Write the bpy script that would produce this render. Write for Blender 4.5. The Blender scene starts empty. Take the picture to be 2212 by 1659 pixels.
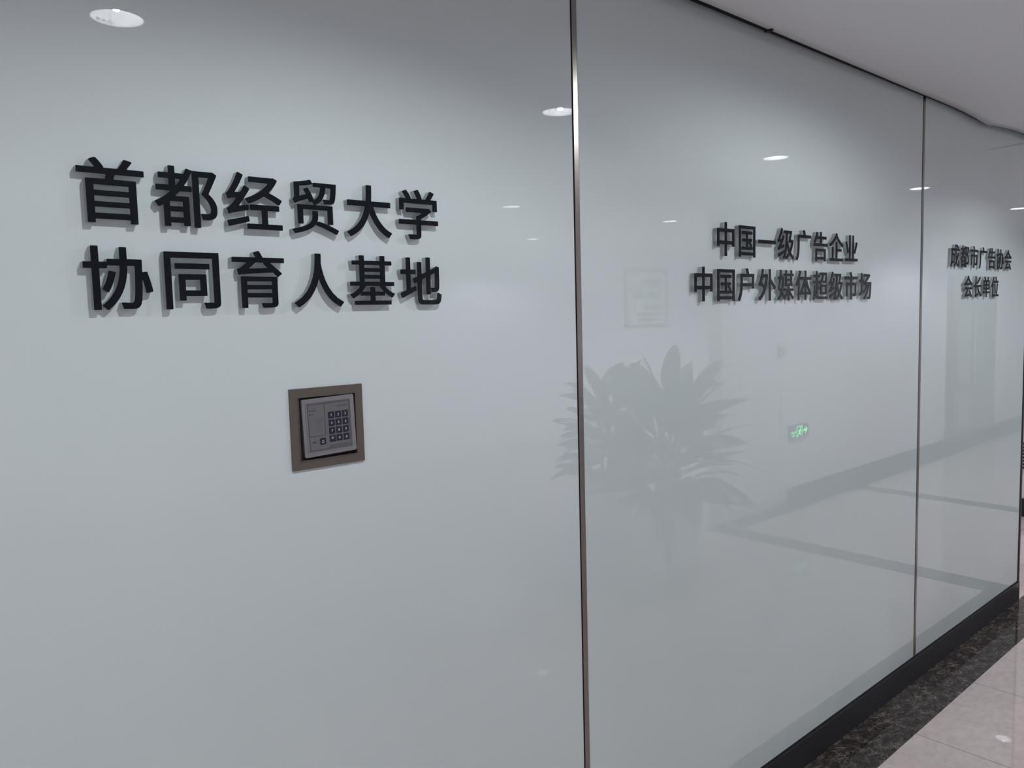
import bpy, bmesh, math, random
from mathutils import Vector, Matrix
R = math.radians
PI = math.pi
scene = bpy.context.scene
C = scene.collection

# ------------------------------------------------------------------ camera, world, exposure
# x runs along the glass wall (to the right), y points into the glass wall (front face y = 0), z up, floor z = 0
EYE = 1.621
F_PX, YAW, PITCH, ROLL = 1701.58, 0.85135019, -0.08547092, -0.02606609
fw = Vector((math.cos(YAW)*math.cos(PITCH), math.sin(YAW)*math.cos(PITCH), math.sin(PITCH)))
rt = Vector((math.sin(YAW), -math.cos(YAW), 0))
up = rt.cross(fw)
rt2 = rt*math.cos(ROLL) + up*math.sin(ROLL)
up2 = -rt*math.sin(ROLL) + up*math.cos(ROLL)
cam_d = bpy.data.cameras.new('camera')
cam_d.sensor_fit = 'HORIZONTAL'
cam_d.sensor_width = 36.0
cam_d.lens = F_PX/2212*36.0
cam_d.clip_start = 0.02
cam = bpy.data.objects.new('camera', cam_d)
C.objects.link(cam)
M = Matrix((rt2, up2, -fw)).transposed().to_4x4()
M.translation = (0, -1.35, EYE)
cam.matrix_world = M
scene.camera = cam

world = bpy.data.worlds.new('world')
scene.world = world
world.use_nodes = True
world.node_tree.nodes['Background'].inputs[0].default_value = (0.9, 0.95, 1, 1)
world.node_tree.nodes['Background'].inputs[1].default_value = 0.02

scene.view_settings.view_transform = 'Standard'
scene.view_settings.look = 'None'
scene.view_settings.gamma = 1
scene.view_settings.use_curve_mapping = False
scene.view_settings.exposure = 0.0
scene.cycles.sample_clamp_indirect = 4.0
scene.cycles.max_bounces = 14
scene.cycles.transparent_max_bounces = 24
LAMP_W = 29.5
LAMP_COL = (0.925, 0.96, 1.0)
BULB = 90.0
CEIL = 2.462
# the rows of downlights (x, y), with unseen ones added as fill light
LIGHTS = [(0.679, -1.022), (2.375, -1.022), (4.07, -1.022), (6.02, -1.022), (8.10, -0.995), (-1.05, -1.022),
          (4.07, -3.25), (6.0, -3.22), (-1.1, -3.25), (8.2, -3.25), (5.96, -5.05), (10.3, -1.0), (5.9, 1.1), (8.7, -4.0), (10.4, -3.6),  # ends with hidden lamps added to brighten the lobby wall
          (-2.75, -1.022), (-1.1, -5.05), (-2.8, -3.25)]  # added out of view as fill light from the left

# ------------------------------------------------------------------ materials
def new_mat(name):
    m = bpy.data.materials.new(name)
    m.use_nodes = True
    nt = m.node_tree
    return m, nt, nt.nodes['Principled BSDF'], nt.nodes['Material Output']

def pmat(name, col, rough=0.5, metal=0.0, spec=0.5, coat=0.0, coat_rough=0.0, emit=None, estr=0.0):
    m, nt, b, out = new_mat(name)
    b.inputs['Base Color'].default_value = (*col, 1)
    b.inputs['Roughness'].default_value = rough
    b.inputs['Metallic'].default_value = metal
    b.inputs['Specular IOR Level'].default_value = spec
    b.inputs['Coat Weight'].default_value = coat
    b.inputs['Coat Roughness'].default_value = coat_rough
    if emit:
        b.inputs['Emission Color'].default_value = (*emit, 1)
        b.inputs['Emission Strength'].default_value = estr
    # faint surface unevenness so that nothing is perfectly uniform
    tc = nt.nodes.new('ShaderNodeTexCoord')
    nz = nt.nodes.new('ShaderNodeTexNoise')
    nz.inputs['Scale'].default_value = 9.0
    nt.links.new(tc.outputs['Object'], nz.inputs['Vector'])
    mr = nt.nodes.new('ShaderNodeMapRange')
    mr.inputs['To Min'].default_value = max(0.0, rough*0.92)
    mr.inputs['To Max'].default_value = min(1.0, rough*1.08)
    nt.links.new(nz.outputs['Fac'], mr.inputs['Value'])
    nt.links.new(mr.outputs['Result'], b.inputs['Roughness'])
    return m

def ramp(nt, stops):
    r = nt.nodes.new('ShaderNodeValToRGB')
    el = r.color_ramp.elements
    while len(el) > 1:
        el.remove(el[-1])
    el[0].position, el[0].color = stops[0][0], (*stops[0][1], 1)
    for p, c in stops[1:]:
        e = el.new(p)
        e.color = (*c, 1)
    return r

def mat_glass_panel():
    m, nt, b, out = new_mat('frosted_glass')
    b.inputs['Base Color'].default_value = (0.66, 0.715, 0.72, 1)
    b.inputs['Roughness'].default_value = 1.0
    b.inputs['Specular IOR Level'].default_value = 0.0
    b.inputs['Coat Weight'].default_value = 1.0
    b.inputs['Coat Roughness'].default_value = 0.0
    b.inputs['Coat IOR'].default_value = 1.75
    # barely visible cloudy haze of the frosting film
    tc = nt.nodes.new('ShaderNodeTexCoord')
    nz = nt.nodes.new('ShaderNodeTexNoise')
    nz.inputs['Scale'].default_value = 1.7
    nz.inputs['Detail'].default_value = 3
    nt.links.new(tc.outputs['Object'], nz.inputs['Vector'])
    rp = ramp(nt, [(0.3, (0.587, 0.664, 0.666)), (0.7, (0.617, 0.694, 0.696))])
    nt.links.new(nz.outputs['Fac'], rp.inputs['Fac'])
    nt.links.new(rp.outputs['Color'], b.inputs['Base Color'])
    return m

def mat_acrylic():
    m, nt, b, out = new_mat('clear_acrylic')
    nt.nodes.remove(b)
    tr = nt.nodes.new('ShaderNodeBsdfTransparent')
    tr.inputs['Color'].default_value = (0.95, 0.965, 0.965, 1)
    gl = nt.nodes.new('ShaderNodeBsdfGlossy')
    gl.inputs['Roughness'].default_value = 0.05
    fr = nt.nodes.new('ShaderNodeFresnel')
    fr.inputs['IOR'].default_value = 1.49
    mx = nt.nodes.new('ShaderNodeMixShader')
    nt.links.new(fr.outputs[0], mx.inputs[0])
    nt.links.new(tr.outputs[0], mx.inputs[1])
    nt.links.new(gl.outputs[0], mx.inputs[2])
    # milled edges scatter part of the light, both reflected and coming through the block
    df = nt.nodes.new('ShaderNodeBsdfDiffuse')
    df.inputs['Color'].default_value = (0.84, 0.87, 0.87, 1)
    tl = nt.nodes.new('ShaderNodeBsdfTranslucent')
    tl.inputs['Color'].default_value = (0.95, 0.97, 0.97, 1)
    m3 = nt.nodes.new('ShaderNodeMixShader')
    m3.inputs[0].default_value = 0.7
    nt.links.new(df.outputs[0], m3.inputs[1])
    nt.links.new(tl.outputs[0], m3.inputs[2])
    m2 = nt.nodes.new('ShaderNodeMixShader')
    m2.inputs[0].default_value = 0.55
    nt.links.new(mx.outputs[0], m2.inputs[1])
    nt.links.new(m3.outputs[0], m2.inputs[2])
    nt.links.new(m2.outputs[0], out.inputs['Surface'])
    return m

def mat_marble():
    m, nt, b, out = new_mat('dark_emperador_marble')
    tc = nt.nodes.new('ShaderNodeTexCoord')
    mp = nt.nodes.new('ShaderNodeMapping')
    mp.inputs['Scale'].default_value = (1.0, 1.5, 1.0)
    mp.inputs['Rotation'].default_value = (0, 0, 0.7)
    nt.links.new(tc.outputs['Object'], mp.inputs['Vector'])
    def noise(scale, detail, dist, rough=0.55):
        n = nt.nodes.new('ShaderNodeTexNoise')
        n.inputs['Scale'].default_value = scale
        n.inputs['Detail'].default_value = detail
        n.inputs['Distortion'].default_value = dist
        n.inputs['Roughness'].default_value = rough
        nt.links.new(mp.outputs[0], n.inputs['Vector'])
        return n
    def vein(n, width):
        s = nt.nodes.new('ShaderNodeMath'); s.operation = 'SUBTRACT'; s.inputs[1].default_value = 0.5
        nt.links.new(n.outputs['Fac'], s.inputs[0])
        a = nt.nodes.new('ShaderNodeMath'); a.operation = 'ABSOLUTE'
        nt.links.new(s.outputs[0], a.inputs[0])
        r = nt.nodes.new('ShaderNodeMapRange')
        r.inputs['From Max'].default_value = width
        r.inputs['To Min'].default_value = 1.0
        r.inputs['To Max'].default_value = 0.0
        nt.links.new(a.outputs[0], r.inputs['Value'])
        return r
    v1 = vein(noise(11, 5, 1.6), 0.020)
    v2 = vein(noise(24, 4, 1.2), 0.022)
    mx1 = nt.nodes.new('ShaderNodeMath'); mx1.operation = 'MAXIMUM'
    nt.links.new(v1.outputs[0], mx1.inputs[0]); nt.links.new(v2.outputs[0], mx1.inputs[1])
    gate = ramp(nt, [(0.42, (0.05, 0.05, 0.05)), (0.66, (0.8, 0.8, 0.8))])
    nt.links.new(noise(13, 3, 0.3).outputs['Fac'], gate.inputs['Fac'])
    mul = nt.nodes.new('ShaderNodeMath'); mul.operation = 'MULTIPLY'
    nt.links.new(mx1.outputs[0], mul.inputs[0]); nt.links.new(gate.outputs['Color'], mul.inputs[1])
    r2 = ramp(nt, [(0.34, (0.008, 0.006, 0.006)), (0.5, (0.026, 0.020, 0.018)), (0.66, (0.085, 0.068, 0.060))])
    nt.links.new(noise(26, 7, 0.9, 0.65).outputs['Fac'], r2.inputs['Fac'])
    mx = nt.nodes.new('ShaderNodeMix'); mx.data_type = 'RGBA'
    nt.links.new(mul.outputs[0], mx.inputs['Factor'])
    nt.links.new(r2.outputs['Color'], mx.inputs['A'])
    mx.inputs['B'].default_value = (0.36, 0.30, 0.26, 1)
    nt.links.new(mx.outputs['Result'], b.inputs['Base Color'])
    b.inputs['Roughness'].default_value = 0.05
    b.inputs['Specular IOR Level'].default_value = 0.3
    return m

def mat_tile():
    m, nt, b, out = new_mat('polished_tile')
    tc = nt.nodes.new('ShaderNodeTexCoord')
    sp = nt.nodes.new('ShaderNodeSeparateXYZ')
    nt.links.new(tc.outputs['Object'], sp.inputs[0])
    def line(axis, off):
        a = nt.nodes.new('ShaderNodeMath'); a.operation = 'SUBTRACT'; a.inputs[1].default_value = off
        nt.links.new(sp.outputs[axis], a.inputs[0])
        p = nt.nodes.new('ShaderNodeMath'); p.operation = 'PINGPONG'; p.inputs[1].default_value = 0.3
        nt.links.new(a.outputs[0], p.inputs[0])
        l = nt.nodes.new('ShaderNodeMath'); l.operation = 'LESS_THAN'; l.inputs[1].default_value = 0.0013
        nt.links.new(p.outputs[0], l.inputs[0])
        return l
    lx, ly = line('X', 3.02), line('Y', -0.18)
    mxm = nt.nodes.new('ShaderNodeMath'); mxm.operation = 'MAXIMUM'
    nt.links.new(lx.outputs[0], mxm.inputs[0]); nt.links.new(ly.outputs[0], mxm.inputs[1])
    mp = nt.nodes.new('ShaderNodeMapping')
    mp.inputs['Scale'].default_value = (9, 15, 1)
    mp.inputs['Rotation'].default_value = (0, 0, 0.7)
    nt.links.new(tc.outputs['Object'], mp.inputs['Vector'])
    nz = nt.nodes.new('ShaderNodeTexNoise')
    nz.inputs['Scale'].default_value = 2.2
    nz.inputs['Detail'].default_value = 6
    nz.inputs['Distortion'].default_value = 0.7
    nt.links.new(mp.outputs[0], nz.inputs['Vector'])
    rp = ramp(nt, [(0.3, (0.53, 0.455, 0.44)), (0.5, (0.585, 0.50, 0.485)), (0.7, (0.63, 0.545, 0.53))])
    nt.links.new(nz.outputs['Fac'], rp.inputs['Fac'])
    mx = nt.nodes.new('ShaderNodeMix'); mx.data_type = 'RGBA'
    nt.links.new(mxm.outputs[0], mx.inputs['Factor'])
    nt.links.new(rp.outputs['Color'], mx.inputs['A'])
    mx.inputs['B'].default_value = (0.13, 0.115, 0.11, 1)
    nt.links.new(mx.outputs['Result'], b.inputs['Base Color'])
    b.inputs['Roughness'].default_value = 0.015
    bp = nt.nodes.new('ShaderNodeBump')
    bp.inputs['Strength'].default_value = 0.008
    bp.inputs['Distance'].default_value = 0.002
    nt.links.new(nz.outputs['Fac'], bp.inputs['Height'])
    nt.links.new(bp.outputs[0], b.inputs['Normal'])
    return m

def mat_leaf():
    m, nt, b, out = new_mat('leaf_green')
    tc = nt.nodes.new('ShaderNodeTexCoord')
    nz = nt.nodes.new('ShaderNodeTexNoise')
    nz.inputs['Scale'].default_value = 6
    nt.links.new(tc.outputs['Object'], nz.inputs['Vector'])
    rp = ramp(nt, [(0.3, (0.03, 0.075, 0.025)), (0.7, (0.09, 0.17, 0.06))])
    nt.links.new(nz.outputs['Fac'], rp.inputs['Fac'])
    nt.links.new(rp.outputs['Color'], b.inputs['Base Color'])
    b.inputs['Roughness'].default_value = 0.4
    return m

MAT = {
    'glass': mat_glass_panel(),
    'acrylic': mat_acrylic(),
    'marble': mat_marble(),
    'tile': mat_tile(),
    'leaf': mat_leaf(),
    'face': pmat('black_acrylic', (0.006, 0.008, 0.011), 0.16, spec=0.2),
    'ceiling': pmat('ceiling_paint', (0.82, 0.83, 0.85), 0.9, spec=0.1),
    'void': pmat('dark_void', (0.02, 0.02, 0.02), 0.9, spec=0.1),
    'wall': pmat('wall_paint', (0.87, 0.85, 0.92), 0.8, spec=0.15),
    'wallwarm': pmat('warm_wall_paint', (0.82, 0.77, 0.77), 0.8, spec=0.15),
    'skirting': pmat('black_skirting', (0.022, 0.022, 0.027), 0.3, spec=0.35),
    'gasket': pmat('black_gasket', (0.02, 0.021, 0.02), 0.6, spec=0.2),
    'steel': pmat('brushed_steel', (0.30, 0.275, 0.25), 0.25, metal=1.0),
    'bronze': pmat('satin_bronze_steel', (0.125, 0.108, 0.092), 0.42, metal=0.35, spec=0.5),
    'recess': pmat('recess_dark', (0.015, 0.014, 0.013), 0.7, spec=0.2),
    'silver': pmat('silver_plastic', (0.27, 0.27, 0.28), 0.32, metal=0.55, spec=0.5),
    'overlay': pmat('grey_overlay', (0.14, 0.14, 0.147), 0.55, spec=0.2),
    'print': pmat('print_dark', (0.022, 0.022, 0.026), 0.6, spec=0.1),
    'printgrey': pmat('print_grey', (0.075, 0.075, 0.08), 0.6, spec=0.1),
    'key': pmat('navy_key', (0.014, 0.016, 0.030), 0.4, spec=0.4),
    'digit': pmat('white_print', (0.62, 0.63, 0.64), 0.6, spec=0.2),
    'white': pmat('white_enamel', (0.85, 0.85, 0.86), 0.35, spec=0.5),
    'reflector': pmat('white_reflector', (0.76, 0.76, 0.78), 0.25, spec=0.6),
    'logo': pmat('logo_print', (0.004, 0.004, 0.006), 0.6, spec=0.1),
    'bulb': pmat('lit_bulb', (1, 1, 1), 0.5, emit=(1.0, 0.98, 0.96), estr=BULB),
    'holder': pmat('lamp_holder', (0.60, 0.48, 0.33), 0.5),
    'greydoor': pmat('grey_door_paint', (0.24, 0.25, 0.28), 0.45),
    'doorglass': pmat('door_pane', (0.42, 0.44, 0.47), 0.1, spec=0.6),
    'pale': pmat('pale_metal', (0.50, 0.51, 0.53), 0.3),
    'pot': pmat('white_glazed_pot', (0.78, 0.78, 0.76), 0.3),
    'soil': pmat('soil', (0.035, 0.025, 0.02), 0.95),
    'stem': pmat('stem', (0.10, 0.12, 0.05), 0.7),
    'signbody': pmat('sign_smoked_panel', (0.10, 0.115, 0.115), 0.3),
    'signlit': pmat('sign_lit_green', (0.05, 0.6, 0.15), 0.5, emit=(0.10, 1.0, 0.25), estr=4.0),
    'paper': pmat('notice_paper', (0.72, 0.73, 0.75), 0.7),
    'noteframe': pmat('notice_frame', (0.20, 0.205, 0.21), 0.4),
    'notetext': pmat('notice_print', (0.18, 0.19, 0.21), 0.7),
    'grille': pmat('grille_dark', (0.02, 0.02, 0.035), 0.5),
    'slat': pmat('grille_slat', (0.55, 0.53, 0.54), 0.4),
    'brass': pmat('sprinkler_metal', (0.35, 0.33, 0.30), 0.35, metal=0.8),
}

# ------------------------------------------------------------------ helpers
def link(name, me, mat=None, parent=None, loc=None):
    o = bpy.data.objects.new(name, me)
    C.objects.link(o)
    if mat is not None:
        for m in (mat if isinstance(mat, (list, tuple)) else [mat]):
            me.materials.append(m)
    if loc:
        o.location = loc
    if parent:
        o.parent = parent
    return o

def bm_obj(name, bm, mat, parent=None, loc=None, smooth=False):
    me = bpy.data.meshes.new(name)
    bmesh.ops.recalc_face_normals(bm, faces=bm.faces)
    bm.to_mesh(me)
    bm.free()
    if smooth:
        for p in me.polygons:
            p.use_smooth = True
    return link(name, me, mat, parent, loc)

def add_box(bm, x0, x1, y0, y1, z0, z1, mi=0, bevel=0.0, seg=2):
    vs = [bm.verts.new((x, y, z)) for x in (x0, x1) for y in (y0, y1) for z in (z0, z1)]
    q = [(0, 1, 3, 2), (4, 6, 7, 5), (0, 4, 5, 1), (2, 3, 7, 6), (0, 2, 6, 4), (1, 5, 7, 3)]
    fs = [bm.faces.new([vs[i] for i in f]) for f in q]
    for f in fs:
        f.material_index = mi
    if bevel:
        es = list({e for f in fs for e in f.edges})
        bmesh.ops.recalc_face_normals(bm, faces=fs)
        bmesh.ops.bevel(bm, geom=es, offset=bevel, segments=seg, affect='EDGES', profile=0.5)
    return fs

def box(name, x0, x1, y0, y1, z0, z1, mat, parent=None, bevel=0.0):
    bm = bmesh.new()
    add_box(bm, x0, x1, y0, y1, z0, z1, 0, bevel)
    return bm_obj(name, bm, mat, parent)

def lathe(bm, prof, n=40, cap=False, mi=0, center=(0, 0, 0)):
    cx, cy, cz = center
    rings = []
    for r, z in prof:
        rings.append([bm.verts.new((cx + r*math.cos(2*PI*k/n), cy + r*math.sin(2*PI*k/n), cz + z)) for k in range(n)])
    for a, b in zip(rings, rings[1:]):
        for k in range(n):
            f = bm.faces.new((a[k], a[(k+1) % n], b[(k+1) % n], b[k]))
            f.material_index = mi
    if cap:
        bm.faces.new(rings[0]).material_index = mi
        bm.faces.new(list(reversed(rings[-1]))).material_index = mi

def tube(bm, pts, r, n=8):
    pts = [Vector(p) for p in pts]
    rings = []
    for i, p in enumerate(pts):
        t = (pts[min(i+1, len(pts)-1)] - pts[max(i-1, 0)]).normalized()
        a = t.orthogonal().normalized()
        if rings:
            pa = rings[-1][1]
            a = (pa - t*pa.dot(t)).normalized()
        b = t.cross(a)
        rr = r[i] if isinstance(r, (list, tuple)) else r
        rings.append(([bm.verts.new(p + (a*math.cos(2*PI*k/n) + b*math.sin(2*PI*k/n))*rr) for k in range(n)], a))
    for (A, _), (B, _) in zip(rings, rings[1:]):
        for k in range(n):
            bm.faces.new((A[k], A[(k+1) % n], B[(k+1) % n], B[k]))
    bm.faces.new(list(reversed(rings[0][0])))
    bm.faces.new(rings[-1][0])

def thing(name, label, cat, loc=(0, 0, 0), group=None):
    o = bpy.data.objects.new(name, None)
    o.empty_display_size = 0.05
    C.objects.link(o)
    o.location = loc
    o['label'] = label
    o['category'] = cat
    if group:
        o['group'] = group
    return o

def tag(o, label, cat, group=None):
    o['label'] = label
    o['category'] = cat
    if group:
        o['group'] = group
    return o

def struct(o):
    o['kind'] = 'structure'
    return o

def text_mesh(body, size=1.0, extrude=0.0, offset=0.0, align='LEFT', res=4):
    cu = bpy.data.curves.new('txt', 'FONT')
    cu.body = body
    cu.size = 1.0
    cu.extrude = extrude/size
    cu.offset = offset
    cu.resolution_u = res
    cu.align_x = align
    o = bpy.data.objects.new('txt', cu)
    C.objects.link(o)
    bpy.context.view_layer.update()
    dg = bpy.context.evaluated_depsgraph_get()
    me = bpy.data.meshes.new_from_object(o.evaluated_get(dg))
    me.transform(Matrix.Scale(size, 4))
    bpy.data.objects.remove(o)
    bpy.data.curves.remove(cu)
    me.materials.clear()
    return me

def poly_mesh(loops, extrude):
    """flat shape in the xy plane from closed loops (holes allowed), thickened by +-extrude"""
    cu = bpy.data.curves.new('ply', 'CURVE')
    cu.dimensions = '2D'
    cu.fill_mode = 'BOTH'
    cu.extrude = extrude
    for L in loops:
        s = cu.splines.new('POLY')
        s.points.add(len(L)-1)
        for p, (x, y) in zip(s.points, L):
            p.co = (x, y, 0, 1)
        s.use_cyclic_u = True
    o = bpy.data.objects.new('ply', cu)
    C.objects.link(o)
    bpy.context.view_layer.update()
    dg = bpy.context.evaluated_depsgraph_get()
    me = bpy.data.meshes.new_from_object(o.evaluated_get(dg))
    bpy.data.objects.remove(o)
    bpy.data.curves.remove(cu)
    me.materials.clear()
    return me

def circle(cx, cy, r, n=40):
    return [(cx + r*math.cos(2*PI*k/n), cy + r*math.sin(2*PI*k/n)) for k in range(n)]

def rect(x0, x1, y0, y1):
    return [(x0, y0), (x1, y0), (x1, y1), (x0, y1)]

UP_FRONT = Matrix.Rotation(PI/2, 4, 'X')          # local x -> +x, local y -> +z, local z -> -y (towards the camera side)

# ------------------------------------------------------------------ floor
XL, XR, YB, YF = -4.0, 13.0, -6.0, 3.4
struct(box('floor', XL, XR, YB, YF, -0.06, 0.0, MAT['tile']))
struct(box('trim_1', XL, 5.05, -0.18, -0.0005, 0.0, 0.0012, MAT['marble']))
struct(box('trim_2', 4.86, 5.05, -1.87, -0.181, 0.0, 0.0012, MAT['marble']))
struct(box('trim_3', 6.90, 7.07, -1.87, -0.0005, 0.0, 0.0012, MAT['marble']))
struct(box('trim_4', 4.86, XR, -2.05, -1.871, 0.0, 0.0012, MAT['marble']))

# ------------------------------------------------------------------ ceiling with downlight holes, expansion joints and a slightly wavy edge at the glass
def edge_gap(x):
    pts = [(-4, .024), (1.9, .022), (2.6, .019), (3.4, .016), (3.8, .017), (4.1, .020), (4.35, .023), (4.6, .023), (4.83, .026)]
    for (a, ga), (b, gb) in zip(pts, pts[1:]):
        if a <= x <= b:
            return ga + (gb-ga)*(x-a)/(b-a)
    return pts[-1][1]
def edge_dip(x):
    pts = [(-9, 0), (3.55, 0.001), (3.74, 0), (3.863, -.004), (3.995, -.011), (4.123, -.0195), (4.198, -.012), (4.318, -.004), (4.463, .004), (4.552, .006), (4.9, .007)]
    for (a, ga), (b, gb) in zip(pts, pts[1:]):
        if a <= x <= b:
            return ga + (gb-ga)*(x-a)/(b-a)
    return 0.0
bm = bmesh.new()
def me_into(bm, me, mi=0):
    n0 = len(bm.faces)
    bm.from_mesh(me)
    bm.faces.ensure_lookup_table()
    for f in bm.faces[n0:]:
        f.material_index = mi
    bpy.data.meshes.remove(me)
for (x0, x1) in ((XL, 4.873), (4.887, 6.893), (6.907, XR)):
    holes = [circle(x, y, 0.0665) for x, y in LIGHTS if x0 < x < x1 and y < -0.4]
    me = poly_mesh([rect(x0, x1, YB, -0.4)] + holes, 0.03)
    me.transform(Matrix.Translation((0, 0, CEIL + 0.03)))
    me_into(bm, me)
    if x0 >= 4.8:
        hs = [circle(x, y, 0.0665) for x, y in LIGHTS if x0 < x < x1 and y > 0]
        me = poly_mesh([rect(x0, x1, -0.4, YF)] + hs, 0.03)
        me.transform(Matrix.Translation((0, 0, CEIL + 0.03)))
        me_into(bm, me)
# edge strip beside the glass, x from XL to 4.873
xs = [XL, -2, -1, 0, 0.6, 1.2, 1.9, 2.6, 3.0] + [3.2 + 0.025*i for i in range(66)] + [4.873]
rows = [-0.4, -0.3, -0.22, -0.15, -0.09, -0.045, 0.0]
grid = []
for x in xs:
    g = edge_gap(min(x, 4.83))
    col = []
    for y in rows:
        yy = -0.4 + (0.4 - g)*((y + 0.4)/0.4)
        w = max(0.0, 1 - (-y)/0.3)**2
        col.append((bm.verts.new((x, yy, CEIL + edge_dip(x)*w)), bm.verts.new((x, yy, CEIL + 0.06))))
    grid.append(col)
for a, b in zip(grid, grid[1:]):
    for j in range(len(rows)-1):
        bm.faces.new((a[j][0], b[j][0], b[j+1][0], a[j+1][0])).smooth = True
        bm.faces.new((a[j][1], a[j+1][1], b[j+1][1], b[j][1]))
    bm.faces.new((a[-1][0], b[-1][0], b[-1][1], a[-1][1])).material_index = 1  # edge face coloured dark for the shade inside the slot
    # black strip along the underside of the edge, dying out towards the far end
    wa, wb = [max(0.0, min(0.012, 0.012*(4.0 - v[-1][0].co.x)/2.2)) for v in (a, b)]
    if wa > 0:
        q = [bm.verts.new((v[-1][0].co.x, v[-1][0].co.y - dy, v[-1][0].co.z - dz)) for v, dy, dz in
             ((a, -.001, 0.002), (b, -.001, 0.002), (b, wb, 0.0008), (a, wa, 0.0008))]
        bm.faces.new(q).material_index = 1
        bm.faces.new((q[0], q[1], b[-1][1], a[-1][1])).material_index = 1
for x in (4.88, 6.90):
    add_box(bm, x - 0.0069, x + 0.0069, YB + .01, -0.03, CEIL + 0.0015, CEIL + 0.03, 1)
# unseen dark slab added above the plasterboard to keep out world light
add_box(bm, XL, XR, YB, YF, CEIL + 0.16, CEIL + 0.2, 1)
me = bpy.data.meshes.new('ceiling')
bm.to_mesh(me); bm.free()
struct(link('ceiling', me, [MAT['ceiling'], MAT['void']]))

# ------------------------------------------------------------------ walls
struct(box('wall_back', 5.08, XR, -2.17, -2.05, 0.0, CEIL - 0.0005, MAT['wall']))
struct(box('wall_lobby', XL, XR, YB - 0.1, YB, 0.0, CEIL + 0.2, MAT['wall']))
struct(box('wall_left', XL - 0.1, XL, YB, YF, 0.0, CEIL + 0.2, MAT['wall']))
struct(box('wall_right', XR, XR + 0.1, YB, YF, 0.0, CEIL + 0.2, MAT['wall']))
struct(box('wall_front', XL, XR, YF, YF + 0.1, 0.0, CEIL + 0.2, MAT['wall']))
struct(box('wall_return', 4.76, 4.83, 0.03, YF, 0.0, CEIL - 0.0005, MAT['wallwarm']))
bm = bmesh.new()
add_box(bm, 6.8, XR, 0.35, YF, 0.0, CEIL - 0.0005)
struct(bm_obj('wall_end', bm, MAT['wallwarm']))
struct(box('baseboard_end', 6.788, 6.8, 0.35, YF, 0.0, 0.14, MAT['skirting']))
struct(box('baseboard_back', 6.03, XR, -2.05, -2.038, 0.0012, 0.118, MAT['skirting']))

# black skirting below the glass, gasket line above it, steel in the seams
GT = CEIL + 0.10
bm = bmesh.new()
add_box(bm, -2.6, 4.834, -0.005, 0.06, 0.0012, 0.104, 0, 0.0012)
struct(bm_obj('baseboard_glass', bm, MAT['skirting']))
struct(box('trim_5', -2.6, 4.80, -0.0022, 0.02, 0.1042, 0.112, MAT['gasket']))

SEAMS = (1.407, 3.457)
GX = [(-2.6, SEAMS[0] - 0.0105), (SEAMS[0] + 0.0105, SEAMS[1] - 0.0105), (SEAMS[1] + 0.0105, 4.808)]
GL = ['wide frosted glass panel behind the large two-row sign and the keypad',
      'frosted glass panel between the two steel strips, with plant and exit sign mirrored in it',
      'narrow far frosted glass panel at the end of the wall, behind the smallest sign']
for (x0, x1), lb in zip(GX, GL):
    bm = bmesh.new()
    add_box(bm, x0, x1, 0.0, 0.012, 0.1125, GT, 0, 0.0015)
    tag(bm_obj('glass_panel', bm, MAT['glass']), lb, 'glass panel', 'frosted glass wall panels')
n = 6
for sx in SEAMS:
    bm = bmesh.new()
    add_box(bm, sx - 0.0105, sx + 0.0105, 0.0012, 0.012, 0.1125, GT, 1)
    add_box(bm, sx - 0.0082, sx + 0.0082, -0.0022, 0.0012, 0.1125, GT, 0, 0.0008)
    struct(bm_obj('trim_%d' % n, bm, [MAT['steel'], MAT['gasket']]))
    n += 1
bm = bmesh.new()
add_box(bm, 4.8085, 4.823, -0.003, 0.03, 0.1045, GT, 1)
add_box(bm, 4.823, 4.833, -0.0035, 0.03, 0.1045, GT, 0, 0.001)
struct(bm_obj('trim_%d' % n, bm, [MAT['bronze'], MAT['gasket']]))

# little dark clips left in the slot above the glass
for x, z, lb in ((2.225, CEIL, 'small dark clip in the slot above the middle glass panel'),):
    bm = bmesh.new()
    add_box(bm, x - 0.006, x + 0.006, -0.042, -0.016, z - 0.0035, z + 0.004, 0, 0.0015)
    tag(bm_obj('glazing_clip', bm, MAT['gasket']), lb, 'clip')

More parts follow.
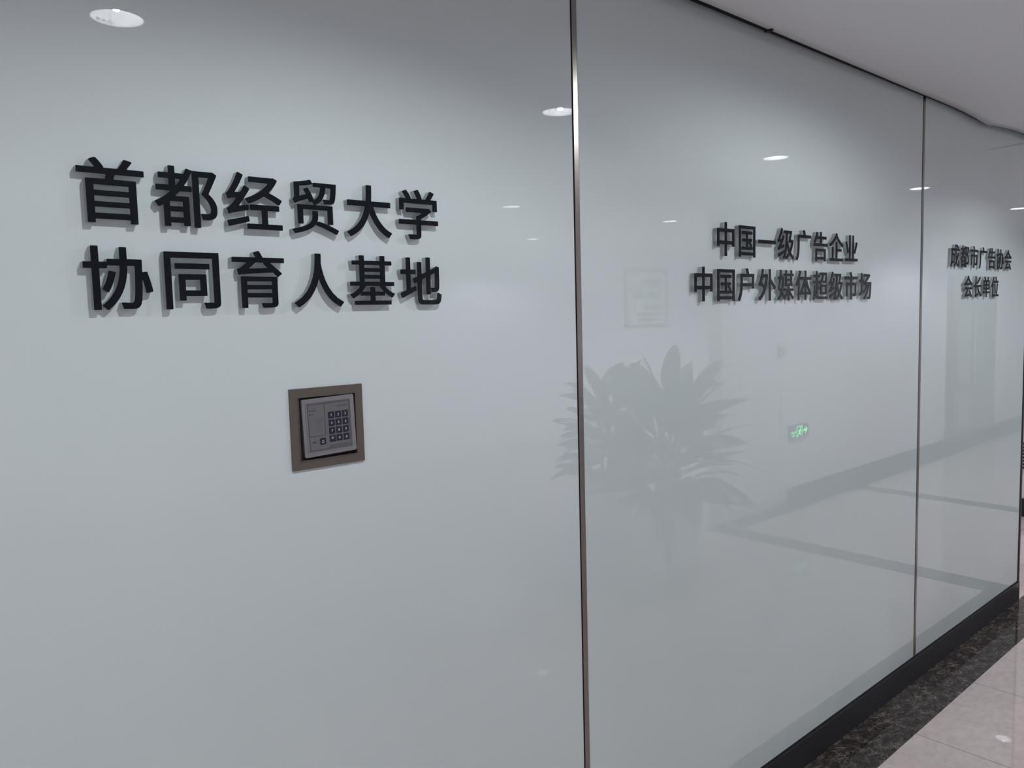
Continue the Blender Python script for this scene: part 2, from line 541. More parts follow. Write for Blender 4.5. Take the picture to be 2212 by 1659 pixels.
# ------------------------------------------------------------------ raised sign characters
# outlines of the characters in thousandths of the character size: loops of x,y points
GLYPHS = {
    '首': '157,-90 252,-91 259,-83 259,-38 259,-35 263,-34 735,-34 739,-35 740,-38 740,-83 746,-91 840,-91 844,-90 848,-83 848,543 840,549 541,549 537,552 537,557 556,613 560,618 564,621 959,621 966,629 966,704 964,708 958,712 735,712 733,716 733,723 790,799 801,814 801,823 795,831 714,852 692,852 685,845 657,795 622,743 599,712 408,712 406,716 405,730 385,761 364,789 336,823 307,852 303,854 280,853 221,827 213,818 214,808 254,761 281,723 281,716 279,712 46,712 42,710 38,704 38,629 44,621 431,621 433,620 435,617 424,568 421,555 417,550 160,549 152,543 152,-83|261,54 259,58 259,135 259,138 263,140 735,140 739,138 740,135 740,58 739,56 735,54|261,221 259,225 259,296 260,300 263,301 735,301 738,300 740,296 740,225 739,222 735,220|261,383 259,387 259,457 260,461 263,462 735,462 738,461 740,457 740,387 739,385 735,383',
    '都': '596,-90 681,-91 689,-87 691,-83 691,697 693,701 835,702 839,699 839,690 794,583 753,496 728,447 728,435 732,429 753,411 792,372 818,339 834,314 850,281 857,260 862,233 862,221 864,216 864,197 860,176 853,158 840,144 825,137 807,133 765,131 760,133 713,135 704,129 703,116 711,100 718,79 724,46 732,40 741,38 819,38 825,40 851,42 867,46 898,58 920,72 937,89 949,111 959,137 964,167 964,184 966,190 964,240 960,265 953,289 939,324 914,365 900,385 874,414 840,447 838,454 893,564 939,660 977,746 977,757 968,764 916,796 898,796 893,794 599,794 587,793 578,797 522,815 513,817 503,817 493,811 480,779 455,732 448,732 443,735 331,735 329,736 327,739 326,838 317,843 237,843 231,839 229,835 229,739 227,736 84,735 77,730 75,727 75,655 77,652 83,648 224,647 228,645 228,550 224,548 39,548 31,543 29,540 29,468 31,464 37,460 238,460 241,459 243,456 241,449 224,434 183,400 148,373 74,326 16,295 10,291 8,288 8,279 10,274 35,245 53,219 62,212 76,212 123,239 130,240 134,237 135,-80 144,-86 223,-86 229,-82 231,-78 231,-31 231,-28 235,-26 424,-26 427,-28 428,-31 429,-66 436,-72 520,-72 529,-66 529,377 520,383 326,383 322,386 322,391 323,394 346,415 387,460 566,460 574,465 575,540 573,543 566,548 468,548 464,550 463,555 500,610 524,650 550,697 577,753 580,755 585,756 587,755 589,751 589,-83 591,-87|233,58 231,62 231,139 233,143 424,143 428,141 428,62 426,58|233,224 231,228 231,296 233,300 424,301 428,298 428,228 426,224|329,551 327,555 328,645 331,647 400,646 402,643 402,638 373,597 343,557 336,551',
    '经': '362,-62 970,-63 976,-55 976,20 970,27 723,28 720,30 719,32 719,249 723,252 923,252 929,260 928,337 921,343 422,342 416,335 416,260 422,252 611,252 615,249 616,32 615,30 611,28 363,27 357,20 357,-55|45,-27 67,-28 391,58 396,64 397,81 389,139 384,145 363,145 163,96 32,68 26,62 26,51 38,-17 40,-22|56,172 74,172 100,183 153,197 268,222 378,243 385,245 391,251 392,303 393,309 393,324 387,332 366,332 235,308 227,309 225,316 284,388 340,464 419,583 419,595 412,601 349,642 331,642 325,636 305,599 277,554 262,533 247,530 184,525 179,523 174,523 171,526 171,533 221,611 265,690 318,799 318,813 312,818 244,850 226,850 219,842 200,793 183,753 148,681 116,624 90,580 56,530 45,517 37,511 27,507 19,499 19,491 21,484 32,456 44,419 49,413 67,413 95,422 177,436 186,435 189,431 188,426 167,397 126,347 91,309 59,279 48,271 32,265 26,260 26,251 28,244 34,230 51,177|393,358 412,357 419,359 510,397 583,436 664,486 672,486 681,482 797,426 863,390 912,359 932,359 942,369 977,421 980,426 980,433 978,436 970,444 909,479 825,521 763,548 758,551 756,555 757,562 784,588 812,617 857,673 878,704 900,743 907,757 907,768 902,773 846,801 832,801 819,798 414,797 409,790 409,715 415,707 737,707 741,704 742,697 726,676 681,632 635,592 583,555 524,518 468,488 413,464 349,439 345,435 345,422 359,406',
    '贸': '105,-89 121,-90 252,-58 343,-26 426,14 475,50 503,79 506,80 513,78 514,67 522,61 566,48 622,29 720,-8 819,-50 889,-84 905,-84 912,-81 951,-19 952,-13 950,-10 910,10 867,29 788,61 746,75 744,78 743,83 743,85 748,87 837,87 844,92 844,407 837,411 525,411 521,414 521,419 524,423 562,443 598,468 635,503 650,525 653,527 662,541 683,583 689,597 704,650 712,683 717,722 721,724 818,724 821,722 822,715 820,709 820,692 819,687 817,657 815,652 810,601 802,562 795,540 790,528 781,520 770,518 753,518 748,520 720,520 714,521 697,521 692,523 669,523 662,520 661,512 669,494 675,477 679,449 685,445 697,444 702,443 798,443 804,444 819,444 832,446 842,450 863,462 875,474 886,492 897,524 904,559 913,624 917,671 918,676 918,690 920,695 920,713 922,718 922,736 924,741 925,781 927,786 927,793 925,797 919,800 489,800 481,795 480,784 473,782 467,786 433,839 427,842 408,842 345,824 301,815 188,796 128,789 120,785 119,781 119,552 113,531 108,520 103,513 86,499 84,494 84,489 101,464 117,429 123,427 139,427 172,446 203,458 370,514 375,514 378,512 381,508 399,461 405,458 420,458 445,468 452,468 471,446 482,429 486,421 486,414 482,411 175,411 168,407 168,84 175,80 263,80 270,85 271,328 273,331 275,332 737,332 740,328 740,93 742,85 739,81 732,81 664,104 574,131 557,131 552,128 545,119 537,120 535,127 543,149 551,184 551,202 553,207 552,307 545,311 452,311 448,309 446,305 446,207 444,202 444,191 437,163 418,130 384,97 343,70 273,39 182,11 60,-16 56,-20 56,-27 83,-58 100,-86|487,506 481,513 472,538 452,578 423,632 381,699 373,703 359,703 352,701 308,684 298,678 294,674 294,669 296,664 314,636 335,599 336,594 334,590 237,560 228,558 220,559 218,562 219,722 226,726 252,728 303,735 382,749 455,767 473,775 478,775 480,772 481,730 483,727 487,725 617,723 619,720 619,708 608,657 594,617 577,583 554,554 525,527 494,506',
    '大': '91,-89 111,-89 193,-45 279,16 339,72 391,135 431,197 468,268 496,340 497,345 503,350 508,349 510,347 516,330 558,242 595,179 641,114 689,58 750,1 821,-51 891,-89 909,-90 916,-85 951,-39 974,-15 974,-1 966,5 898,39 838,79 790,122 735,183 684,253 642,326 607,403 590,452 589,459 590,462 594,464 951,464 957,468 959,471 958,560 949,565 548,565 546,569 546,582 547,587 549,618 551,624 551,643 553,648 554,708 556,713 556,765 558,771 558,844 556,848 548,852 455,852 446,846 446,820 444,814 444,723 442,718 442,681 441,676 441,655 439,650 439,632 437,627 435,596 432,569 429,565 55,565 47,561 45,557 45,471 47,468 53,464 405,464 407,463 409,459 409,450 400,414 374,338 342,272 302,207 294,198 253,148 192,90 121,40 37,-2 28,-10 28,-25 56,-48 82,-82',
    '学': '292,-87 412,-88 417,-86 455,-84 478,-80 508,-72 518,-66 533,-55 540,-47 547,-29 549,-19 549,-3 551,2 551,190 553,194 952,194 960,200 960,281 952,285 555,285 552,287 551,303 555,309 625,343 679,375 738,414 797,460 797,477 744,516 723,516 711,513 219,512 213,506 213,431 219,425 569,425 572,424 574,421 573,415 562,408 503,378 452,358 446,354 446,289 443,285 53,285 46,281 45,200 51,194 441,194 445,191 446,15 444,9 438,5 429,3 261,5 255,-1 255,-13 276,-52 287,-83|71,464 158,464 165,468 166,590 168,594 170,595 835,595 838,594 840,590 840,468 847,464 937,464 943,470 943,678 935,684 802,684 798,686 798,694 825,728 872,797 874,802 874,813 868,818 861,822 795,845 779,845 770,840 750,800 725,760 686,703 675,688 669,684 590,684 587,686 586,702 582,715 556,772 524,827 506,854 499,859 478,859 422,838 413,832 411,828 411,814 440,767 472,704 475,695 476,688 475,686 471,684 335,684 332,688 332,701 319,725 293,765 265,803 246,825 230,839 209,839 151,813 145,809 145,797 149,789 174,759 206,713 216,695 216,686 212,684 74,684 67,680 66,470',
    '协': '329,-92 348,-92 434,-10 493,65 545,155 580,237 606,326 622,408 626,449 631,484 631,499 633,505 635,561 637,565 739,565 741,564 743,561 742,552 742,494 740,489 740,436 738,431 738,386 736,380 736,337 735,331 733,263 731,258 731,232 729,226 728,179 726,174 726,158 724,153 721,109 714,67 706,39 697,22 693,18 674,12 632,12 627,14 592,14 587,16 566,16 560,17 536,17 528,11 526,8 527,-1 536,-19 543,-40 551,-75 557,-80 581,-81 587,-82 695,-82 700,-81 725,-79 746,-73 760,-66 767,-62 792,-36 804,-13 808,-3 815,25 824,79 824,92 829,132 829,149 831,155 833,202 834,207 840,345 842,349 847,350 851,348 855,333 878,225 885,172 887,169 895,161 916,161 979,177 988,186 988,195 985,216 962,321 942,394 920,471 917,477 909,483 889,483 858,476 847,476 843,478 843,485 845,491 845,555 847,561 847,615 848,620 848,655 839,663 638,664 637,667 637,834 629,843 543,843 534,835 533,667 531,663 364,663 355,655 355,622 352,618 252,618 250,618 248,622 248,844 238,852 153,852 145,842 144,620 140,618 41,618 31,610 31,533 38,524 140,523 143,522 145,519 145,-82 147,-85 154,-91 238,-91 242,-90 248,-82 248,520 252,523 349,523 356,531 357,561 358,564 361,565 527,565 531,562 528,503 523,470 519,431 503,352 479,274 451,209 440,188 394,114 343,50 266,-24 266,-34 267,-38 303,-67|337,170 357,170 364,177 391,223 414,272 444,354 465,431 470,456 470,464 462,474 398,486 378,486 369,475 354,408 335,347 311,288 276,225 276,214 282,208 321,183',
    '同': '80,-94 167,-95 174,-90 176,-87 176,701 178,704 181,705 819,705 823,703 823,13 820,6 812,3 695,3 690,5 672,5 663,-1 663,-15 680,-54 688,-83 691,-89 699,-93 790,-93 795,-91 819,-91 825,-90 849,-88 879,-80 903,-66 915,-55 925,-36 929,-19 929,-1 931,4 931,793 929,797 921,801 907,801 902,800 83,800 74,794 73,-87 75,-90|290,39 375,38 383,43 385,46 385,107 385,110 389,112 707,112 715,116 717,120 716,449 707,455 293,455 285,450 283,447 283,46 285,43|387,201 385,205 385,361 387,365 611,366 615,363 616,205 613,201|239,536 763,535 771,540 773,543 773,617 771,620 763,624 242,624 234,620 232,617 232,543 234,540',
    '育': '192,-89 279,-90 284,-87 288,-83 288,79 289,82 293,84 716,83 719,79 719,1 714,-7 709,-9 692,-9 686,-11 534,-9 526,-13 525,-17 525,-22 536,-45 549,-83 553,-87 559,-90 627,-90 632,-88 702,-88 707,-86 727,-86 760,-81 779,-75 795,-66 805,-59 816,-40 822,-15 822,428 825,432 842,432 851,438 907,479 909,482 910,489 905,495 842,551 716,653 714,655 714,660 714,663 718,665 949,665 954,668 957,673 957,741 954,745 947,749 580,749 549,804 520,850 513,855 497,856 427,836 418,828 418,821 422,814 452,760 453,753 450,749 56,749 49,744 47,741 47,673 49,668 55,665 284,665 288,662 288,655 284,651 209,592 165,564 137,554 126,547 126,538 141,498 150,464 158,459 172,458 189,464 221,469 272,472 277,474 294,474 300,476 321,476 326,478 403,481 408,483 433,483 438,485 461,485 466,486 490,486 496,488 520,488 525,490 550,490 555,492 580,492 585,493 609,493 615,495 639,495 644,497 669,497 674,499 699,499 704,500 751,502 788,471 815,443 817,440 816,435 812,432 195,432 188,429 185,424 185,-82 187,-85|291,158 288,162 288,214 289,217 293,219 714,219 718,217 719,214 719,162 718,159 714,157|291,292 288,296 288,347 290,351 293,352 714,352 717,351 719,347 719,296 718,294 714,292|340,564 337,568 339,575 381,606 438,656 450,665 588,664 591,662 591,657 586,650 587,642 648,591 652,585 652,580 650,578 636,577 630,576 599,576 594,574 562,574 557,572 524,572 518,570 487,570 482,569 450,569 445,567 412,567 406,565 375,565 370,563',
    '人': '94,-87 112,-88 118,-86 202,-33 272,24 341,97 396,174 430,232 468,314 497,396 501,399 506,398 510,394 534,328 567,254 612,174 671,94 732,30 809,-31 902,-84 917,-84 925,-80 933,-67 953,-41 979,-17 980,-3 978,1 857,72 764,160 691,260 637,365 597,473 574,557 558,638 551,687 553,732 554,737 554,771 556,776 556,841 554,844 548,848 450,849 441,842 441,774 439,769 435,687 434,681 432,655 428,638 420,564 388,433 339,309 272,198 263,185 164,81 32,-6 28,-10 28,-22 29,-26 56,-47 73,-64 85,-80',
    '基': '117,-59 888,-60 896,-56 897,11 896,13 888,17 553,18 551,22 551,106 552,108 555,110 753,110 760,114 761,116 761,158 763,160 769,161 776,156 798,138 835,114 868,95 909,75 923,75 932,79 957,113 981,137 980,144 912,175 854,210 805,248 790,262 773,281 773,286 777,289 961,289 970,293 971,295 971,359 970,361 963,365 779,366 777,366 775,370 775,671 779,674 916,674 921,676 925,680 925,746 916,751 777,751 775,755 775,841 774,843 765,847 679,847 671,843 670,755 669,752 665,751 336,751 334,755 333,843 324,847 240,847 231,843 231,841 231,755 228,751 88,751 79,746 78,680 83,676 88,674 226,674 230,671 231,370 229,366 226,366 39,365 32,361 31,359 31,295 32,293 41,289 228,289 232,286 232,281 227,272 203,248 145,200 116,180 77,158 23,132 23,125 50,95 70,69 81,63 93,63 137,86 179,112 233,152 238,152 241,149 241,116 242,114 249,110 441,110 445,108 446,106 446,22 443,18 118,17 111,13 110,11 110,-54 111,-56|282,186 280,190 280,196 315,232 333,254 354,283 361,289 650,288 679,251 731,193 731,188 727,185 553,186 551,190 550,265 541,269 455,269 447,265 446,263 446,190 443,186|336,366 334,370 334,419 336,422 338,423 665,423 668,422 670,419 670,370 669,367 665,366|336,494 334,498 334,545 336,548 338,549 665,549 668,548 670,545 670,498 669,495 665,493|336,620 334,624 334,669 336,673 338,674 665,674 668,673 670,669 670,624 669,621 665,619',
    '地': '526,-66 858,-67 874,-65 900,-58 919,-47 926,-42 943,-26 956,-1 967,36 976,92 976,104 978,109 977,132 972,136 952,140 938,145 905,163 891,163 884,158 882,149 882,130 880,125 878,99 872,67 864,44 851,30 846,26 832,23 816,23 811,21 588,21 583,23 557,23 545,25 531,30 521,41 518,50 516,62 516,415 518,419 609,458 616,458 620,456 621,139 627,133 713,133 720,137 721,233 723,237 730,237 732,235 738,219 745,181 747,179 755,175 788,175 793,177 825,177 830,178 840,178 865,184 886,193 897,200 907,210 918,230 921,242 927,286 929,361 931,366 932,631 936,643 935,657 924,664 882,680 860,681 843,669 831,657 819,651 735,616 728,614 722,615 721,618 721,844 713,850 629,850 621,846 620,569 615,565 525,529 518,529 516,533 515,753 508,758 422,758 415,753 414,482 412,480 315,440 309,436 308,433 308,421 310,414 331,363 334,356 340,352 361,352 405,370 412,370 414,368 414,71 416,65 416,36 422,4 432,-20 445,-36 450,-40 473,-54 494,-61|54,69 70,68 84,74 359,198 380,208 386,214 386,226 372,284 370,290 363,295 342,295 266,263 259,262 255,265 255,515 259,518 366,518 373,522 374,603 366,609 259,609 255,611 255,832 249,838 163,838 156,834 154,611 151,609 35,609 28,603 28,524 34,518 151,518 153,517 155,513 155,218 146,212 27,166 19,160 19,146 47,76|723,259 721,263 721,503 728,509 814,545 823,549 830,549 833,545 833,487 831,482 831,368 829,363 829,321 827,316 827,298 823,277 817,265 807,261 737,262 732,259',
    '中': '449,-90 543,-91 552,-85 553,232 555,236 805,236 809,234 810,232 810,186 812,183 818,179 909,178 916,183 918,186 918,667 909,674 555,674 553,678 553,844 551,848 543,852 452,852 443,846 442,678 440,674 90,674 82,669 80,666 80,179 90,173 179,173 185,177 187,181 187,232 188,234 191,236 440,235 442,232 442,-83 444,-87|189,334 187,338 187,571 189,575 438,576 441,574 442,338 440,335|555,334 553,338 553,571 554,575 805,576 809,574 810,338 808,335',
    '国': '78,-90 168,-91 176,-85 176,-45 177,-42 181,-40 816,-40 819,-42 820,-45 821,-85 828,-91 919,-91 927,-87 929,-83 929,799 926,803 919,807 909,807 903,805 97,805 91,807 81,807 73,802 71,799 71,-83 73,-87|179,51 176,55 177,712 181,714 818,713 820,709 819,52 816,51|220,123 783,122 790,126 792,130 792,200 788,204 783,206 739,206 735,208 735,214 736,218 757,232 757,240 755,246 714,296 666,344 665,347 665,352 669,355 737,355 745,359 747,363 746,435 737,441 548,441 546,442 544,445 544,559 546,562 763,564 769,567 771,571 771,643 770,646 762,651 237,651 230,647 227,643 227,571 230,567 235,564 441,563 445,561 445,443 441,441 263,440 258,437 255,433 255,363 259,358 265,355 444,354 446,351 446,211 445,208 441,206 221,206 216,203 213,198 213,130 215,127|546,207 544,211 544,352 548,355 608,355 610,352 610,345 580,328 579,324 579,314 624,268 646,243 664,219 666,214 666,209 662,206',
    '一': '35,338 966,338 974,342 976,345 976,435 974,438 966,443 37,443 29,438 28,435 28,345 29,342',
    '级': '516,-92 531,-93 587,-61 623,-37 671,0 704,31 723,47 731,46 783,-4 826,-38 860,-61 905,-87 921,-88 929,-83 952,-52 966,-36 979,-24 979,-13 976,-10 923,19 876,51 830,91 801,120 794,130 794,135 816,167 836,198 879,286 897,330 913,375 928,429 939,475 939,489 936,494 930,498 886,516 872,516 860,513 790,513 786,515 785,524 787,533 853,764 853,779 846,785 396,786 388,781 386,778 386,702 388,699 396,695 492,695 495,694 497,690 495,631 493,625 493,594 490,568 488,527 484,501 484,484 476,422 472,384 452,275 430,190 416,151 412,149 406,149 404,151 398,179 395,184 387,189 375,188 202,124 37,68 28,60 28,51 45,-22 53,-28 67,-28 244,39 370,89 377,91 384,90 386,88 386,81 377,64 361,34 315,-31 315,-42 352,-65 384,-89 389,-91 401,-91 412,-84 447,-32 450,-30 457,-30 484,-55 509,-87|469,-7 467,-3 467,4 489,50 503,85 529,162 547,230 558,286 560,288 567,288 612,205 646,153 659,135 659,128 645,113 618,87 571,49 520,16 476,-7|54,169 70,168 95,181 137,197 275,241 391,275 398,281 399,293 395,310 395,326 393,331 393,351 391,354 385,358 366,358 244,324 235,324 233,326 232,331 282,397 349,494 407,587 407,596 406,599 340,640 322,640 315,634 283,575 255,531 244,528 231,528 177,521 172,522 170,524 170,533 214,604 267,701 298,765 314,802 315,813 312,817 244,850 224,850 217,844 199,795 169,729 137,666 102,603 66,545 49,523 34,508 27,505 17,498 17,485 27,463 40,421 49,413 62,413 98,423 175,436 182,435 185,431 185,424 154,383 80,293 50,265 32,257 24,251 24,239 32,219 45,177 48,173|721,221 695,260 675,293 647,347 616,419 588,498 588,513 591,538 593,576 594,582 594,603 596,608 596,629 598,634 600,688 604,694 721,695 724,694 726,690 725,683 690,557 666,478 653,442 653,430 662,425 814,425 818,422 818,415 804,372 778,307 757,265 732,223 728,220',
    '广': '91,-101 107,-102 116,-96 151,-43 179,16 192,51 200,78 217,144 229,221 231,251 234,272 236,328 238,333 238,599 239,603 949,604 957,608 959,611 958,694 949,700 620,700 616,706 598,762 568,835 561,848 552,854 538,854 461,838 453,832 453,818 479,753 493,711 493,704 490,700 137,700 129,695 127,692 127,354 126,349 124,289 122,284 120,249 117,225 113,209 112,190 99,134 80,74 53,18 24,-29 24,-41 26,-45 56,-68 84,-96',
    '告': '176,-99 268,-100 274,-96 276,-92 276,-47 277,-44 280,-42 728,-42 732,-44 733,-47 733,-92 741,-98 833,-98 839,-94 841,-90 841,303 832,310 177,309 171,305 169,302 169,-92 171,-96|279,49 276,53 276,216 279,220 728,220 732,218 733,53 730,49|52,389 949,388 957,393 959,396 959,471 957,475 949,479 581,479 577,482 577,611 579,615 877,616 883,620 885,624 885,699 883,702 877,706 580,707 577,711 577,842 575,846 567,850 476,850 468,845 467,711 464,707 305,707 301,709 301,716 316,748 333,792 339,809 339,818 331,824 326,825 263,841 242,842 233,836 229,830 218,797 200,755 176,704 158,673 134,632 109,597 87,569 58,538 57,529 60,525 118,491 120,489 120,484 118,480 116,479 55,479 46,474 45,396 47,393|161,480 159,482 159,489 199,538 249,615 462,616 466,613 467,484 464,480',
    '企': '70,-62 940,-63 946,-59 948,-55 948,22 946,25 940,29 567,30 564,31 563,34 564,253 567,255 846,256 852,260 854,263 853,344 844,350 566,350 563,354 563,573 553,579 461,579 455,575 453,571 452,32 448,30 300,30 296,32 295,396 286,402 198,402 192,398 190,394 190,32 186,30 72,30 64,25 63,22 63,-55 64,-59|75,410 93,409 100,411 198,462 272,508 325,545 385,593 429,632 481,683 484,688 501,703 508,702 535,671 585,623 633,582 686,541 746,501 798,469 849,441 912,410 930,409 939,415 961,449 973,463 988,477 988,489 986,493 979,498 937,516 853,558 809,583 751,620 714,646 658,691 639,709 607,739 567,782 567,790 580,809 580,821 578,826 571,831 510,860 490,861 482,855 443,801 400,751 336,689 285,646 226,604 165,565 97,529 39,503 18,491 17,477 43,450 69,415',
    '业': '50,-40 951,-40 958,-37 960,-33 960,51 958,55 952,59 937,59 931,58 681,58 678,59 677,62 677,242 679,244 686,244 739,217 758,217 767,222 832,340 883,443 937,566 937,582 928,589 863,619 847,619 839,614 797,512 746,403 689,295 686,292 679,292 677,296 677,832 675,835 667,840 580,840 571,834 570,62 569,59 566,58 436,58 434,62 434,834 432,837 424,842 335,842 328,838 325,834 325,60 321,58 51,57 45,53 43,50 43,-33 45,-36|210,225 230,224 300,250 309,258 309,272 288,335 253,424 174,604 168,616 160,622 144,623 74,601 66,596 66,583 123,452 164,349 203,230',
    '户': '89,-97 107,-98 114,-93 123,-82 150,-45 172,-5 200,57 220,113 234,165 246,228 255,291 257,323 261,332 749,332 752,331 754,328 754,274 756,270 762,266 851,266 860,271 861,690 859,694 851,698 592,698 590,701 589,709 580,736 564,776 547,816 529,851 522,857 503,857 436,839 427,832 427,814 447,769 466,718 470,706 470,701 468,698 163,698 154,693 154,436 152,431 152,398 150,393 150,363 148,358 148,337 147,331 145,302 133,223 116,158 92,90 59,23 19,-34 19,-47 21,-50 53,-69|265,427 262,431 262,599 265,603 749,604 753,601 754,431 751,427',
    '外': '602,-90 695,-91 703,-87 705,-83 706,423 709,425 715,424 767,378 833,314 873,270 885,254 895,247 912,247 919,250 977,299 981,305 981,319 967,335 903,399 865,434 812,479 736,541 725,549 709,549 705,552 705,846 703,849 695,854 604,854 596,849 594,846 594,-83 596,-87|92,-83 111,-84 194,-31 265,30 333,107 389,190 442,293 484,405 517,529 540,662 540,681 532,687 485,702 459,702 454,700 296,700 294,704 294,711 302,737 322,818 321,834 314,839 307,841 240,854 223,853 215,848 200,781 185,723 164,659 141,599 122,557 87,491 56,444 24,405 24,391 27,387 61,363 85,342 97,336 111,336 118,340 147,379 151,383 158,383 197,356 248,317 289,283 301,270 300,263 284,237 249,185 217,146 170,100 152,83 105,47 23,-3 22,-15 24,-19 49,-39 68,-57 82,-75|343,371 304,401 235,449 217,460 205,460 201,463 201,471 230,531 255,596 261,603 410,604 414,601 414,587 405,541 381,449 356,379 350,371',
    '媒': '624,-87 709,-88 717,-83 717,109 720,113 727,113 747,88 782,50 830,3 871,-31 910,-58 923,-58 930,-54 955,-22 983,4 983,13 979,16 951,32 919,53 858,101 833,124 803,156 781,182 773,195 773,200 777,203 952,203 957,205 959,209 958,278 951,282 721,282 719,282 717,286 717,352 720,356 860,357 867,361 868,657 872,660 951,660 957,662 959,666 958,734 951,738 872,738 868,740 868,841 866,844 861,846 779,847 772,843 771,743 770,740 767,738 560,739 558,743 557,843 550,847 473,847 466,843 465,741 461,738 384,738 378,736 376,732 376,664 384,660 461,660 465,657 465,361 473,357 616,356 619,352 619,286 618,283 615,282 384,282 377,278 376,209 378,205 382,203 557,203 561,200 561,195 559,189 530,153 511,132 473,96 442,71 401,42 378,28 357,18 352,17 348,20 348,27 387,66 388,76 350,123 301,174 299,181 307,202 328,268 351,372 369,494 371,527 374,550 374,569 376,575 376,597 378,603 377,632 371,636 328,644 317,644 301,640 225,641 224,645 224,652 232,702 239,762 243,779 245,804 248,823 248,837 242,841 235,843 209,843 203,845 161,846 156,843 154,837 154,821 152,816 148,771 130,646 128,642 125,640 48,640 42,638 40,634 40,562 42,559 48,556 109,556 111,555 113,552 110,527 90,431 59,300 51,274 51,267 57,260 125,207 165,173 179,159 180,153 171,135 150,102 115,58 91,35 69,16 44,-2 24,-13 22,-17 23,-24 39,-41 67,-81 74,-84 88,-84 118,-64 153,-37 207,19 225,43 248,78 251,80 256,80 259,79 278,58 310,16 317,12 335,12 338,10 340,0 353,-12 367,-27 391,-58 398,-62 412,-61 450,-38 481,-17 508,5 558,51 608,108 615,110 618,108 619,106 619,-82 620,-84|212,252 161,292 155,300 156,307 182,419 206,550 208,554 212,556 275,556 278,555 280,552 278,519 266,428 257,380 239,305 225,260 219,252|560,434 558,438 558,506 560,510 767,511 771,508 771,438 769,434|560,585 558,589 558,655 560,659 767,660 771,657 771,589 769,585',
    '体': '152,-89 238,-90 246,-83 246,118 247,120 251,122 259,121 281,99 299,76 305,72 323,72 374,123 388,141 394,145 399,145 402,142 402,104 408,96 564,96 566,92 566,-76 568,-80 574,-84 660,-84 668,-78 668,92 671,96 823,96 829,104 829,144 832,146 837,147 845,141 874,106 906,74 923,73 926,75 952,106 986,136 986,149 958,175 910,225 870,275 833,330 800,386 763,457 733,526 726,545 726,552 727,554 730,556 963,557 969,564 969,641 967,645 961,649 671,649 668,653 668,842 660,849 573,848 566,841 566,653 564,649 291,649 283,643 283,564 289,557 508,556 512,554 512,547 493,498 461,431 435,382 402,326 363,269 318,214 299,193 266,163 256,154 249,154 246,158 246,599 272,653 300,718 330,795 335,811 336,820 329,827 268,845 259,847 245,847 242,845 234,835 220,792 192,723 169,674 137,615 113,573 83,527 48,479 21,449 17,442 17,429 34,407 59,359 67,353 83,354 98,368 135,416 142,418 146,415 147,-82|433,186 430,188 430,195 444,212 479,267 507,316 542,384 555,414 557,416 564,416 566,412 566,188 562,185|671,186 668,190 668,415 671,419 676,420 680,417 693,386 726,319 758,263 802,195 803,190 802,187 798,185',
    '超': '80,-89 93,-90 100,-85 116,-54 139,13 150,65 154,68 161,66 201,23 235,-2 252,-12 289,-30 329,-42 343,-46 405,-56 462,-60 468,-62 525,-62 531,-63 945,-63 953,-59 957,-41 968,-13 983,15 982,25 975,30 961,30 956,28 861,28 856,26 552,26 546,28 487,28 482,30 462,30 457,31 427,33 378,42 343,51 329,56 325,62 326,241 329,243 475,243 483,249 483,321 476,327 329,327 326,329 325,449 327,452 329,453 462,453 468,450 510,415 511,99 517,93 912,93 919,97 919,416 912,420 543,420 539,422 539,428 542,433 565,447 605,482 627,506 654,543 676,587 690,622 704,671 712,718 714,722 718,724 839,724 843,722 843,715 841,709 840,666 838,660 838,646 836,641 833,601 829,580 820,550 812,541 805,537 753,537 748,539 697,541 690,536 689,526 701,499 707,477 707,466 709,463 716,458 735,458 741,456 819,456 825,458 844,458 863,462 872,466 891,478 902,488 909,499 916,517 927,568 931,606 932,611 932,625 934,631 936,673 938,678 939,736 941,741 941,762 943,767 942,802 935,807 485,807 477,800 477,732 475,728 464,730 319,730 316,730 315,734 314,844 307,849 228,849 220,842 220,734 218,730 69,730 61,725 61,650 67,644 216,644 219,642 220,541 218,538 216,537 46,537 40,531 40,457 48,453 230,453 232,452 234,449 234,141 231,137 226,136 223,138 208,160 187,202 173,242 175,312 176,317 177,389 172,393 160,395 135,395 130,397 93,397 85,391 84,379 84,317 82,312 80,247 78,242 77,200 75,195 70,141 63,99 50,46 36,4 15,-40 16,-50|609,173 607,177 607,335 609,338 816,339 819,337 820,177 818,174|496,515 493,519 492,533 485,537 317,537 315,541 315,641 319,644 466,644 472,650 472,722 475,726 485,724 611,724 614,720 614,708 601,659 587,622 571,592 542,552 503,515',
    '市': '449,-90 541,-91 549,-87 551,-83 551,394 553,398 765,399 768,398 770,394 770,135 767,128 765,126 756,124 665,124 660,126 611,126 604,122 602,118 602,104 617,69 625,39 628,32 636,28 737,28 742,30 786,31 816,37 828,40 854,56 867,71 872,81 876,95 876,104 878,109 878,491 868,497 553,497 551,501 552,605 555,607 958,607 965,611 967,615 967,697 965,701 959,705 583,705 579,709 570,732 547,778 522,821 503,854 492,861 476,860 405,838 397,832 397,818 426,767 447,725 451,715 451,708 448,705 44,705 36,701 35,697 35,615 36,611 42,607 438,607 442,604 442,501 440,497 142,497 133,491 133,30 134,27 142,23 230,23 239,29 240,397 244,399 440,398 442,394 442,-83 444,-87',
